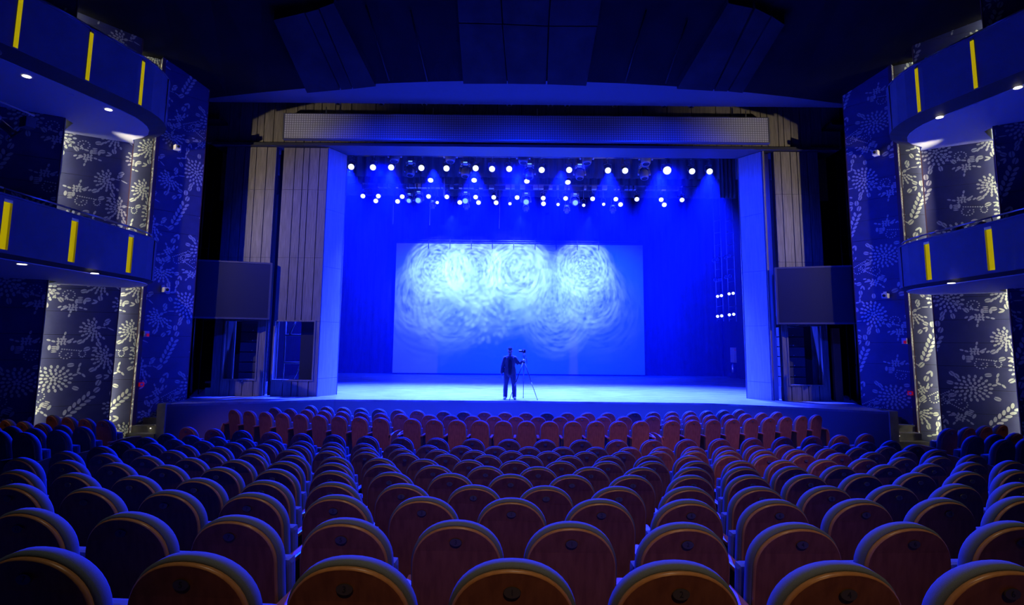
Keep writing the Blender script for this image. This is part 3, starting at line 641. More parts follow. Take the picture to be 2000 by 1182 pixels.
# ------------------------------------------------------------------ portal: plank walls, lintel, jambs
def plank_wall(name, cuts, z0, z1, Y, hole=None, label=None, gap=0.028, joints=(2.63, 4.9, 7.4)):
    """vertical planks between the X values in cuts; hole = (x0, x1, z0, z1)"""
    bm = NB(); zj = [z0] + [z for z in joints if z0 + 0.1 < z < z1 - 0.1] + [z1]
    def slab(x0, x1, a, b):
        if x1 - x0 > 0.01 and b - a > 0.01:
            box(bm, (x0, Y, a), (x1, Y + 0.06, b), 0)
    def back(x0, x1, a, b):
        if x1 - x0 > 0.01 and b - a > 0.01: box(bm, (x0, Y + 0.062, a), (x1, Y + 0.2, b), 1)
    for a, b in zip(cuts[:-1], cuts[1:]):
        x0, x1 = a + gap / 2, b - gap / 2
        for c, d in zip(zj[:-1], zj[1:]):
            c += 0.004; d -= 0.004
            if hole and x1 > hole[0] and x0 < hole[1] and d > hole[2] and c < hole[3]:
                slab(x0, x1, c, hole[2]); slab(x0, x1, hole[3], d)
                slab(x0, min(x1, hole[0]), max(c, hole[2]), min(d, hole[3])); slab(max(x0, hole[1]), x1, max(c, hole[2]), min(d, hole[3]))
            else: slab(x0, x1, c, d)
    X0_, X1_ = cuts[0], cuts[-1]
    if hole:
        back(X0_, X1_, z0, hole[2]); back(X0_, X1_, hole[3], z1); back(X0_, hole[0], hole[2], hole[3]); back(hole[1], X1_, hole[2], hole[3])
        h = hole; e = 0.05
        for lo, hi in (((h[0] - e, Y - 0.025, h[2] - e), (h[1] + e, Y - 0.001, h[2])), ((h[0] - e, Y - 0.025, h[3]), (h[1] + e, Y - 0.001, h[3] + e)),
                       ((h[0] - e, Y - 0.025, h[2]), (h[0], Y - 0.001, h[3])), ((h[1], Y - 0.025, h[2]), (h[1] + e, Y - 0.001, h[3]))): box(bm, lo, hi, 0)
    else: back(X0_, X1_, z0, z1)
    return struct(name, bm, [M['plank'], M['gap']], label)
plank_wall('wall_portal_left', [-10.52, -10.2, -9.85, -9.42, -9.03, -8.68], 0.0, 9.0, 20.02, (-10.12, -8.98, 0.58, 2.61), 'dark plank wall left of the stage opening')
plank_wall('wall_portal_tower', [-8.42, -7.99, -7.68, -7.46, -7.09, -6.78], 0.0, 8.98, 20.0, (-8.36, -6.98, 0.58, 2.61), 'plank tower at the left edge of the stage opening')
plank_wall('wall_portal_right', [9.56, 9.82, 10.18, 10.42, 10.8, 11.2], 0.0, 9.0, 20.02, (9.78, 10.95, 0.56, 2.61), 'dark plank wall right of the stage opening')
xs = [-11.3, -10.9, -10.5, -10.1, -9.66, -9.45, -9.2, -8.85, -8.43, -8.0, -7.7, -7.4, -7.1, -6.6]
xs += [-6.0 + 0.9 * i for i in range(16)] + [8.05, 8.42, 8.78, 9.15, 9.39, 9.79, 9.99, 10.25, 10.6, 11.0, 11.4, 12.1]
plank_wall('wall_portal_header', xs, 9.14, 10.75, 20.02, None, 'dark plank wall above the stage opening', joints=())
bm = NB(); box(bm, (-11.0, 19.84, 9.02), (11.9, 20.9, 9.12), 0); struct('trim_lintel', bm, M['lintel'])
# splayed jambs
def jamb(name, P, Q, z1, label):
    bm = NB(); d = Vector((Q[0] - P[0], Q[1] - P[1], 0)); N = Vector((d.y, -d.x, 0)).normalized()
    if name.endswith('right'): N = -N
    z = [0.0, 0.62, 2.62, 4.6, 6.7, z1]
    for a, b in zip(z[:-1], z[1:]):
        q = [Vector((P[0], P[1], 0)), Vector((Q[0], Q[1], 0))]
        poly = [(q[0].x, q[0].y), (q[1].x, q[1].y), (q[1].x - N.x * 0.12, q[1].y - N.y * 0.12), (q[0].x - N.x * 0.12, q[0].y - N.y * 0.12)]
        prism(bm, poly, a + 0.004, b - 0.004)
    return struct(name, bm, M['jamb'], label)
jamb('wall_jamb_left', (-6.77, 20.03), (-6.36, 20.87), 9.01, 'pale side board of the stage opening, left')
jamb('wall_jamb_right', (9.11, 20.03), (8.60, 20.83), 9.01, 'pale side board of the stage opening, right')
bm = NB(); box(bm, (-6.37, 20.88, 0), (-6.345, 20.91, 9.01)); struct('trim_4', bm, M['steel'])
bm = NB(); box(bm, (8.575, 20.84, 0), (8.60, 20.87, 9.01)); struct('trim_5', bm, M['steel'])
bm = NB(); box(bm, (9.14, 19.98, 0), (9.2, 20.2, 9.01)); struct('trim_6', bm, M['plank'])
bm = NB(); box(bm, (9.2, 20.3, 0), (9.5, 20.36, 9.01)); struct('wall_portal_recess', bm, M['jamb'])
bm = NB(); box(bm, (-8.68, 20.4, 0), (-8.42, 20.5, 9.0)); struct('wall_portal_gap', bm, M['gap'])
bm = NB(); box(bm, (-6.37, 20.05, 9.16), (8.6, 20.9, 9.3)); struct('trim_7', bm, M['drape'])
# stage-house shell
bm = NB()
box(bm, (-6.5, 20.92, 9.31), (8.75, 21.05, 13)); struct('wall_stage_front', bm, M['drape'])
bm = NB(); box(bm, (-14.9, 36.6, 0), (15.8, 36.75, 13)); struct('wall_stage_back', bm, M['drape'])
bm = NB(); box(bm, (13.4, 21.0, 0), (13.55, 36.6, 13)); struct('wall_stage_right', bm, M['drape'])
bm = NB(); box(bm, (-12.7, 21.0, 0), (-12.55, 36.6, 13)); struct('wall_stage_left', bm, M['drape'])
bm = NB(); box(bm, (-14.9, 20.9, 12.6), (15.8, 36.75, 12.75)); struct('ceiling_stage', bm, M['gap'])
# passages beside the portal, dark
for s, nm in ((-1, 'left'), (1, 'right')):
    f = (lambda x: x) if s < 0 else mirror
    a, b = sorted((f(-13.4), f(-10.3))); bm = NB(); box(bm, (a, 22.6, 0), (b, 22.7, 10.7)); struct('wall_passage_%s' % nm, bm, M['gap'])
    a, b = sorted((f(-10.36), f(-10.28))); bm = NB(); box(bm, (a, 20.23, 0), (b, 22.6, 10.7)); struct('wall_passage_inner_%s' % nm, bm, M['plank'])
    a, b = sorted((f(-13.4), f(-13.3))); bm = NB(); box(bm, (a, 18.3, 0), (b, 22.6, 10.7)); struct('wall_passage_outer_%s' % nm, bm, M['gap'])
    a, b = sorted((f(-12.8), f(-10.55))); bm = NB(); box(bm, (a, 19.4, 9.8), (b, 22.6, 9.9)); struct('ceiling_passage_%s' % nm, bm, M['ceil'])
# pale pipes, posts and warm strips in the passages
for s, nm, u0, u1, up, upw in ((-1, 'left', 380, 373, 408, 440), (1, 'right', 1668, 1675, 1646, 1609)):
    p = at(u0, 632, 20.6); q = at(u1, 768, 20.6)
    t = thing('conduit_pipe', 'pale vertical pipe in the dark passage at the %s of the portal' % nm, 'pipe', (q.x, q.y, 0))
    bm = NB(); tube(bm, (0, 0, 0), (p.x - q.x, 0, 2.7), 0.035, 8); obj('pipe', bm, M['silver'], t)
    bm = NB(); box(bm, (-0.06, -0.05, 1.2), (0.06, 0.05, 1.28)); obj('pipe_bracket', bm, M['black'], t)
    pu = at(up, 262, 20.5); pl = at(up - 4 if s < 0 else up + 12, 440, 20.5)
    t = thing('lighting_ladder', 'tall pale lamp ladder in the dark slot above the %s screen' % nm, 'ladder', (pu.x, 20.5, 0))
    bm = NB()
    tube(bm, (0, 0, 0.0), (0, 0, pu.z), 0.035, 8); obj('upright', bm, M['silver'], t)
    bm = NB(); tube(bm, (-0.28 * s, 0.05, 0.0), (-0.28 * s, 0.05, pu.z), 0.02, 8); obj('upright', bm, M['black'], t)
    for k in range(7):
        z = 5.3 + k * 0.7; bm = NB(); tube(bm, (0, 0, z), (-0.28 * s, 0.05, z), 0.014, 6); obj('rung', bm, M['black'], t)
    pw = at(upw, 264, 21.6)
    t = thing('warm_lamp', 'glowing amber strip lamp high in the dark slot at the %s' % nm, 'lamp', (pw.x, 21.6, pw.z))
    bm = NB(); tube(bm, (-0.2, 0, 0), (0.2, 0, 0), 0.035, 8); obj('glow_tube', bm, M['warmtube'], t)
    bm = NB(); box(bm, (-0.24, -0.04, 0.04), (0.24, 0.06, 0.1)); obj('lamp_rail', bm, M['black'], t)
    bm = NB(); box(bm, (-0.2, 0.3, -2.6), (0.2, 0.34, 0.1)); obj('lamp_board', bm, M['crate'], t)
q = at(406, 772, 20.15)
t = thing('plywood_box', 'pale plywood box standing in the passage left of the plank wall', 'box', (q.x, 20.3, 0)); bm = NB(); box(bm, (-0.12, -0.15, 0.0), (0.12, 0.15, 0.26), 0, 0.01); obj('box_body', bm, M['crate'], t)
bm = NB(); box(bm, (-0.13, -0.16, 0.42), (0.13, 0.15, 0.48)); box(bm, (-0.13, 0.1, 0.26), (0.13, 0.15, 0.42)); obj('shelf', bm, M['arm_wood'], t)
q = at(1638, 783, 20.1)
t = thing('timber_post', 'tall brown timber post in the passage right of the plank wall', 'post', (q.x + 0.02, 20.1, 0)); bm = NB(); box(bm, (-0.13, -0.05, 0), (0.13, 0.1, 2.55), 0, 0.01); obj('post_board', bm, M['arm_wood'], t)

# ------------------------------------------------------------------ LED banner and side screens
t = thing('led_banner', 'long grey LED display banner hanging above the stage', 'screen', (0.47, 19.6, 9.17))
bm = NB(); box(bm, (-8.74, 0.001, 0.03), (8.74, 0.012, 0.93)); obj('display_face', bm, M['ledbar'], t); t.children[0].location.y = -0.014
bm = NB()
for lo, hi in (((-8.8, -0.02, 0), (8.8, 0.2, 0.029)), ((-8.8, -0.02, 0.931), (8.8, 0.2, 0.96)), ((-8.8, -0.02, 0.029), (-8.741, 0.2, 0.931)), ((8.741, -0.02, 0.029), (8.8, 0.2, 0.931)), ((-8.741, 0.0, 0.029), (8.741, 0.2, 0.931))): box(bm, lo, hi)
obj('casing', bm, M['steel'], t)
for x in (-7.3, -3.4, 0.4, 4.2, 8.0):
    bm = NB(); tube(bm, (x, 0.1, 0.96), (x, 0.1, 1.25), 0.02, 6); obj('hanger_rod', bm, M['silver'], t)
    bm = NB(); box(bm, (x - 0.1, 0.201, 0.5), (x + 0.1, 0.415, 0.7)); obj('wall_bracket', bm, M['black'], t)
for s, nm, A, B in ((-1, 'left', (-11.1, 18.98), (-8.5, 19.80)), (1, 'right', (9.32, 19.80), (12.0, 18.95))):
    ax = math.atan2(B[1] - A[1], B[0] - A[0]); Wd = math.hypot(B[0] - A[0], B[1] - A[1])
    t = thing('side_screen', 'large dark grey side display on the plank wall, %s of the stage' % nm, 'screen', (A[0], A[1], 2.66), ax)
    bm = NB(); box(bm, (0.06, -0.012, 0.06), (Wd - 0.06, -0.001, 1.95)); obj('display_face', bm, M['ledscr'], t)
    bm = NB()
    for lo, hi in (((0, -0.03, 0), (Wd, 0.16, 0.059)), ((0, -0.03, 1.951), (Wd, 0.16, 2.01)), ((0, -0.03, 0.059), (0.059, 0.16, 1.951)), ((Wd - 0.059, -0.03, 0.059), (Wd, 0.16, 1.951)), ((0.059, 0, 0.059), (Wd - 0.059, 0.16, 1.951))): box(bm, lo, hi)
    obj('casing', bm, M['fascia'], t)
    xe = Wd - 0.5 if s < 0 else 0.5
    bm = NB(); box(bm, (xe - 0.2, 0.161, 0.5), (xe + 0.2, 0.30 if s < 0 else 0.29, 1.5)); obj('wall_bracket', bm, M['black'], t)
# line-array loudspeakers in the wall openings
for s, nm, xc in ((-1, 'left', -9.4), (1, 'right', 10.2)):
    t = thing('line_array_speaker', 'stack of dark loudspeaker boxes inside the %s wall opening' % nm, 'speaker', (xc, 20.55, 0.0))
    for k in range(6):
        z = 0.45 + k * 0.36; bm = NB(); box(bm, (-0.42, 0, z), (0.42, 0.4, z + 0.33), 0, 0.01); c = obj('speaker_box', bm, M['speaker'], t)
        bm = NB(); lathe(bm, [(0.02, 0), (0.02, 0.012), (0.012, 0.016)], 8, Matrix.Translation((0.02, -0.001, z + 0.04)) @ Matrix.Rotation(PI / 2, 4, 'X')); obj('latch', bm, M['silver'], c)
    bm = NB(); box(bm, (-0.5, 0.0, 0.0), (0.5, 0.5, 0.44)); obj('plinth', bm, M['speaker'], t)
bm = NB(); box(bm, (9.6, 21.06, 0), (11.14, 21.1, 3.0)); struct('blackout_panel_right', bm, M['gap'])  # panel added to darken the right speaker opening
bm = NB(); box(bm, (-10.25, 21.06, 0), (-9.28, 21.1, 3.0)); struct('blackout_panel_left', bm, M['gap'])  # panel added to block stage light behind the left speakers
bm = NB(); box(bm, (-7.62, 20.5, 0), (-6.85, 20.54, 3.0)); struct('blackout_panel_tower', bm, M['gap'])  # dark sheet added to black out half of the tower window
# scaffold seen through the tower window
t = thing('scaffold_frame', 'dark braced scaffold frame behind the window of the plank tower', 'scaffold', (-7.9, 21.3, 0))
bm = NB(); tube(bm, (0.1, 0, 0), (0.1, 0, 3.2), 0.05); obj('upright', bm, M['black'], t)
for z in (1.12, 2.15): bm = NB(); tube(bm, (-0.6, 0, z), (0.9, 0, z), 0.035); obj('rail', bm, M['black'], t)
for a, b in (((-0.25, 0, 0.4), (0.05, 0, 1.1)), ((0.35, 0, 0.8), (0.12, 0, 1.1)), ((-0.45, 0, 2.15), (-0.2, 0, 2.75)), ((0.3, 0, 2.15), (0.2, 0, 2.7))): bm = NB(); tube(bm, a, b, 0.03); obj('brace', bm, M['black'], t)
for x in (-0.6, 0.9): bm = NB(); tube(bm, (x, 0, 0), (x, 0, 3.2), 0.03); obj('upright', bm, M['black'], t)

# ------------------------------------------------------------------ screen, drapes and rigging on the stage
t = thing('projection_screen', 'large white projection screen at the back of the stage', 'screen', (0.47, 34.9, 0.0))
bm = NB(); box(bm, (-7.74, 0, 0.06), (7.72, 0.02, 8.12)); obj('screen_cloth', bm, M['screen'], t)
bm = NB(); tube(bm, (-7.74, 0.01, 0.045), (7.72, 0.01, 0.045), 0.035); obj('bottom_weight_bar', bm, M['black'], t)
t = thing('screen_batten', 'metal batten with hooks from which the projection screen hangs', 'pipe', (0.47, 34.85, 8.2))
for z, y in ((0.0, -0.02), (0.14, 0.05)): bm = NB(); tube(bm, (-7.3, y, z), (7.3, y, z), 0.035); obj('pipe', bm, M['pipe'], t)
for k in range(9):
    x = -5.7 + k * 1.33; bm = NB(); box(bm, (x - 0.02, -0.07, -0.42), (x + 0.02, -0.04, 0.2)); obj('hook', bm, M['black'], t)
for x in (-6, 0, 6): bm = NB(); tube(bm, (x, 0.05, 0.14), (x, 0.05, 4.3), 0.008, 4); obj('wire', bm, M['black'], t)
def drape(name, label, x0, x1, y, z0, z1, folds, amp=0.06):
    bm = NB(); n = folds * 6; a = []; b = []
    for i in range(n + 1):
        x = x0 + (x1 - x0) * i / n; yy = y + amp * math.sin(2 * PI * i / 6.0 + 0.4 * math.sin(i))
        a.append(bm.verts.new((x, yy, z0))); b.append(bm.verts.new((x, yy, z1)))
    for i in range(n): bm.faces.new((a[i], a[i + 1], b[i + 1], b[i])).smooth = True
    r = bmesh.ops.extrude_face_region(bm, geom=list(bm.faces)); bmesh.ops.translate(bm, vec=(0, 0.02, 0), verts=[v for v in r['geom'] if isinstance(v, bmesh.types.BMVert)])
    return tag(obj(name, bm, M['drape']), label, 'curtain')
drape('back_drape', 'wide dark drape hanging behind the projection screen', -12.4, 13.3, 35.6, 0.0, 12.3, 60, 0.022)
drape('border_drape', 'dark border drape behind the front lighting pipe', -12.4, 13.3, 24.2, 9.2, 12.59, 64, 0.05)
drape('border_drape', 'dark border drape behind the second lighting pipe', -12.4, 13.3, 28.6, 9.5, 12.59, 64, 0.05)
drape('leg_drape', 'narrow dark masking drape hanging inside the right edge of the stage opening', 8.27, 8.9, 21.9, 7.75, 12.59, 4, 0.03)
for k, (Y, z, lab) in enumerate(((22.3, 9.95, 'short pipe closest to the lintel'), (23.0, 9.72, 'front lighting pipe'), (26.5, 9.5, 'second lighting pipe'))):
    t = thing('lighting_pipe', 'long horizontal %s above the stage' % lab, 'pipe', (0.5, Y, z), 0, 'lighting pipes over the stage')
    bm = NB(); tube(bm, (-8.4, 0, 0), (8.4, 0, 0), 0.03, 8); obj('pipe', bm, M['pipe'], t)
    for x in (-6.5, -2.2, 2.2, 6.5): bm = NB(); tube(bm, (x, 0, 0.03), (x, 0, 12.57 - z), 0.008, 4); obj('wire', bm, M['black'], t)
t = thing('cable_tray', 'long cable tray of pale connector blocks between the lighting pipes', 'tray', (0.3, 25.2, 8.98))
bm = NB(); box(bm, (-7.2, -0.05, 0.17), (7.5, 0.2, 0.20)); box(bm, (-7.2, 0.18, -0.02), (7.5, 0.2, 0.169)); obj('tray', bm, M['lampbody'], t)
bm = NB(); x = -6.9
while x < 7.3:
    wd = random.choice((0.10, 0.16, 0.22)); 
    if random.random() < 0.8: box(bm, (x, -0.05, 0.0), (x + wd, 0.17, 0.165))
    x += wd + random.choice((0.03, 0.05, 0.05, 0.25))
o = obj('connector_blocks', bm, M['movhead'], t)
for x in (-6, -2, 2, 6): bm = NB(); tube(bm, (x, 0.1, 0.2), (x, 0.1, 3.6), 0.008, 4); obj('wire', bm, M['black'], t)

def stage_lamp(p, ztop, yaw, tilt, r, lensmat, label, group, kind='fresnel'):
    """lamp whose lens centre is at p, hung from a pipe at height ztop; the lens faces the hall and downwards"""
    t = thing('stage_lamp', label, 'lamp', p, yaw, group)
    R = Matrix.Rotation(-(PI / 2 + tilt), 4, 'X')      # local z -> towards the body's back
    Rm = Matrix.Rotation(-PI / 2 - tilt, 4, 'X')
    Mx = Matrix.Rotation(-PI / 2, 4, 'X') @ Matrix.Rotation(0, 4, 'Z')
    Mx = Matrix.Rotation(tilt, 4, 'X') @ Matrix.Rotation(-PI / 2, 4, 'X')     # +z of the lathe points to +y (backwards) and up
    bm = NB(); lathe(bm, [(r * 1.12, 0.0), (r * 1.15, 0.03), (r * 1.05, 0.05), (r * 1.05, 0.26), (r * 0.75, 0.34), (r * 0.5, 0.38)], 16, Mx); obj('housing', bm, M['lampbody'], t)
    bm = NB(); lathe(bm, [(r, -0.012), (r * 0.98, -0.004)], 18, Mx); obj('lens', bm, lensmat, t)
    dz = ztop - p[2]; bm = NB()
    by = 0.15 * math.cos(tilt); bz = 0.15 * math.sin(tilt)
    yk = min(max(0.12, dz * 0.55), 0.30)
    for sx in (-1, 1): path(bm, [(sx * r * 1.25, by, bz), (sx * r * 1.25, by, yk), (0, by, yk + 0.05)], 0.012, 6)
    tube(bm, (0, by, yk + 0.05), (0, by, dz), 0.014, 6); obj('yoke', bm, M['pipe'], t)
    bm = NB(); box(bm, (-0.03, by - 0.05, dz - 0.05), (0.03, by + 0.05, dz + 0.05), 0, 0.008); obj('clamp', bm, M['silver'], t)
    return t
ROW_A = [(686, 326), (728.5, 327), (764, 327), (823, 328), (872, 329), (929, 328.7), (961, 330), (994.5, 330), (1058, 332), (1111.6, 332), (1187.5, 333), (1221, 333.5), (1303, 333), (1351.7, 334.7), (1386, 335)]
for i, (u, v) in enumerate(ROW_A):
    p = at(u, v, 22.85); big = u == 1303
    stage_lamp(p, 9.72, (0.0 - p.x) * 0.02, 0.45, 0.165 if big else 0.122, M['lens'], ('large bright round' if big else 'bright round') + ' stage lamp, %s from the left on the front lighting pipe' % ORD[i], 'lamps on the front lighting pipe')
ROW_B = [(708.8, 383), (734, 392.5), (739, 383), (776.5, 393.4), (785.6, 384), (837, 383.6), (854, 395.6), (872.7, 384.5), (898, 395.3), (929, 385), (934.6, 395.7), (964.3, 385.4), (969, 396), (996, 397.9), (1010, 385.8),
         (1061, 387), (1061.5, 398), (1090, 399.4), (1104.7, 387.5), (1140, 401), (1157.5, 388.3), (1179, 399), (1202.8, 389), (1212, 399.4), (1243.8, 389.2), (1291.4, 390), (1297.4, 400), (1332, 390.5)]
for i, (u, v) in enumerate(ROW_B):
    low = v > 391.5; p = at(u, v, 26.34 if low else 26.4); small = u in (854, 996, 1090, 1140, 1179)
    stage_lamp(p, 9.5, (0.0 - p.x) * 0.02, 0.6, 0.075 if small else 0.108, M['lens'], '%s stage lamp, %s from the left on the second lighting pipe' % ('lower bright' if low else 'upper bright', ORD[i]), 'lamps on the second lighting pipe')
for i, (u, v) in enumerate(((1093, 297.5), (1121.5, 297.6), (1204, 298.6), (1235, 299), (1326, 299.8), (1372, 299.8))):
    p = at(u, v + 0.5, 22.2)
    stage_lamp(p, 9.95, 0, 1.1 if u != 1372 else 0.6, 0.10, M['lens'], 'small lamp just below the lintel, %s from the left' % ORD[i], 'lamps just below the lintel')
for i, (u, v) in enumerate(((841, 352), (926, 352), (1029, 354), (1109, 356))):
    p = at(u, v, 24.7)
    t = stage_lamp(p, 12.54, 0, 0.9, 0.12, M['lens'], 'lamp hung by the cable tray, %s from the left' % ORD[i], 'lamps by the cable tray')

def moving_head(p, ztop, face, label, group, sc_=1.0, tilt=0.5, yaw=0.0):
    """p is the middle of the head; yoke and base hang from a pipe at ztop"""
    t = thing('moving_head_lamp', label, 'lamp', p, yaw, group); k = sc_
    bm = NB(); box(bm, (-0.19 * k, -0.13 * k, 0.30 * k), (0.19 * k, 0.13 * k, 0.42 * k), 0, 0.03 * k); obj('base', bm, M['movhead'], t)
    for sx in (-1, 1):
        bm = NB(); path(bm, [(sx * 0.10 * k, 0, 0.295 * k), (sx * 0.2 * k, 0, 0.22 * k), (sx * 0.225 * k, 0, 0.0)], 0.035 * k, 8); lathe(bm, [(0.06 * k, -0.03 * k), (0.06 * k, 0.03 * k)], 10, Matrix.Translation((sx * 0.225 * k, 0, 0)) @ Matrix.Rotation(PI / 2, 4, 'Y')); obj('yoke_arm', bm, M['silver'], t)
    Mx = Matrix.Rotation(tilt, 4, 'X') @ Matrix.Rotation(PI, 4, 'X')
    bm = NB(); lathe(bm, [(0.10 * k, -0.16 * k), (0.16 * k, -0.11 * k), (0.18 * k, 0.02 * k), (0.165 * k, 0.16 * k), (0.14 * k, 0.22 * k)], 18, Mx); obj('head', bm, M['movhead'], t)
    bm = NB(); lathe(bm, [(0.125 * k, 0.221 * k), (0.11 * k, 0.232 * k)], 16, Mx); obj('lens', bm, face, t)
    bm = NB(); box(bm, (-0.08 * k, -0.135 * k, 0.335 * k), (0.08 * k, -0.1305 * k, 0.375 * k)); obj('display', bm, M['lens_dim'], t)
    dz = ztop - p[2]
    for sx in (-1, 1): bm = NB(); tube(bm, (sx * 0.1 * k, 0, 0.42 * k), (sx * 0.1 * k, 0, max(dz, 0.44 * k)), 0.012, 6); obj('clamp', bm, M['pipe'], t)
    return t
for i, (u, v) in enumerate(((771, 305), (880, 306), (1022, 308), (1146, 309), (1261, 310))):
    moving_head(at(u, v, 22.3), 10.4, M['glass'], 'dark moving head lamp half hidden by the lintel, %s from the left' % ORD[i], 'moving head lamps below the lintel', 1.15, -0.2)
for i, (u, v) in enumerate(((802, 334), (909, 336), (1034, 339), (1132, 340), (1258, 340))):
    moving_head(at(u, v, 23.0), 9.72, M['glass'], 'dark moving head lamp, %s from the left between the lamps of the front pipe' % ORD[i], 'moving head lamps on the front pipe', 1.05, -0.3)
for i, (u, v) in enumerate(((799.6, 391), (818, 390), (909.5, 391), (1027.5, 393), (1122.8, 394.5))):
    moving_head(at(u, v, 26.5), 9.5, M['lens_dim'], 'pale lit moving head lamp, %s from the left on the second pipe' % ORD[i], 'moving head lamps on the second pipe', 0.8 if i == 0 else 1.0, -1.15)
for i, (u, v) in enumerate(((911, 404), (1027, 408), (1107, 411), (1197, 411), (845, 402))):
    moving_head(at(u, v, 26.53), 9.5, M['glass'], 'small moving head lamp below the second pipe, %s from the left' % ORD[(1, 2, 3, 4, 0)[i]], 'small moving heads below the second pipe', 0.62, -0.2)
for i, (u, v0, v1, r, lab) in enumerate(((868, 340, 384, 0.035, 'bright upright tube hanging between the two lighting pipes'), (768.5, 399, 438, 0.012, 'thin cable hanging under the second pipe at the far left'), (840, 402, 440, 0.016, 'thin cable with a bright tip hanging under the second pipe'), (976, 405, 447, 0.01, 'thin cable hanging near the middle of the second pipe'))):
    p = at(u, v0, 24.9 if i == 0 else 26.5); q = at(u - 1, v1, 24.9 if i == 0 else 26.5)
    bm = NB(); tube(bm, p, q, r, 8); tube(bm, p + Vector((0, 0, 0)), (p.x, p.y, 12.58 if i == 0 else 9.5), 0.006, 4); tag(obj('hanging_cable', bm, M['white']), lab, 'cable')
# lamp ladders at the right of the stage
for k, (ua, ub, lab) in enumerate(((1400.5, 1413, 'left'), (1424, 1438, 'right'))):
    a = at(ua, 620, 28.0); b = at(ub, 617, 28.0); zt = 8.6
    t = thing('lamp_ladder', 'tall hanging lamp ladder at the stage side, %s one of the pair' % lab, 'ladder', (a.x, 28.0, 0)); wd = b.x - a.x
    for x in (0, wd): bm = NB(); tube(bm, (x, 0, 3.1), (x, 0, 12.6), 0.02, 6); obj('upright', bm, M['pipe'], t)
    for j in range(9): bm = NB(); tube(bm, (0, 0, 3.2 + j * 0.62), (wd, 0, 3.26 + j * 0.62), 0.016, 6); obj('rung', bm, M['pipe'], t)
    for z, (us, lit) in {618: (((1401.5, 618), (1409.5, 617)) if k == 0 else ((1424.5, 615), (1433, 614)), 1), 579: (((1401.5, 579), (1409, 577.5)) if k == 0 else ((1424, 574), (1432, 573)), 1),
                         546: (((1397, 547), (1406, 546)) if k == 0 else ((1418, 542), (1426, 540)), 0), 508: (((1394, 509), (1401, 507)) if k == 0 else ((1417, 503), (1424, 500)), 0)}.items():
        for j, (u, v) in enumerate(us):
            p = at(u, v, 27.75); l = thing('ladder_lamp', '%s small lamp on the %s lamp ladder, %s side, %s row' % ('lit' if lit else 'unlit', lab, ('left', 'right')[j], {618: 'bottom', 579: 'second', 546: 'third', 508: 'top'}[z]), 'lamp', p, -0.35, 'lamps on the side ladders')
            bm = NB(); lathe(bm, [(0.075, 0), (0.085, 0.02), (0.08, 0.2), (0.05, 0.26)], 12, Matrix.Rotation(0.25, 4, 'X') @ Matrix.Rotation(-PI / 2, 4, 'X')); obj('housing', bm, M['silver'] if not lit else M['lampbody'], l)
            bm = NB(); lathe(bm, [(0.072, -0.012), (0.07, -0.002)], 12, Matrix.Rotation(0.25, 4, 'X') @ Matrix.Rotation(-PI / 2, 4, 'X')); obj('lens', bm, M['lens'] if lit else M['glass'], l)
            bm = NB(); tube(bm, (0, 0.1, 0.03), (0, 0.3, 0.1), 0.012, 6); obj('bracket', bm, M['pipe'], l)
spot('ladder_side_lamp', (10.2, 27.7, 4.4), (-6.0, 27.0, 0.4), 5000, BLUE, 24, 0.5); spot('ladder_side_lamp', (10.9, 27.7, 3.4), (-6.0, 29.0, -0.6), 4000, BLUE, 20, 0.5)
p = at(1427.5, 684, 34.0)
t = thing('wall_control_box', 'pale control cabinet on the dark stage side wall', 'box', (13.395, 34.1, 1.35)); bm = NB(); box(bm, (-0.14, -0.3, -0.45), (-0.001, 0.3, 0.45), 0, 0.01); obj('cabinet', bm, M['white'], t)
bm = NB(); box(bm, (-0.1, -0.3015, 0.28), (-0.04, -0.3005, 0.31)); obj('indicator', bm, M['red'], t)
p = at(1441, 719, 33.6); t = thing('fire_extinguisher', 'small pale extinguisher beside the dark stage side wall', 'fire extinguisher', (13.2, 33.9, 0.0))
bm = NB(); lathe(bm, [(0.09, 0.3), (0.1, 0.34), (0.1, 0.72), (0.05, 0.8), (0.025, 0.86)], 12); obj('bottle', bm, M['silver'], t)
bm = NB(); box(bm, (-0.02, -0.1, 0.861), (0.02, 0.05, 0.9)); obj('handle', bm, M['black'], t)
bm = NB(); box(bm, (-0.14, -0.14, 0.0), (0.14, 0.14, 0.299)); obj('stand', bm, M['lampbody'], t)
bm = NB(); box(bm, (13.28, 32.0, 0.0), (13.39, 32.25, 2.15)); tag(obj('door_edge', bm, M['green']), 'open door edge coloured by green light at the stage side wall', 'door')

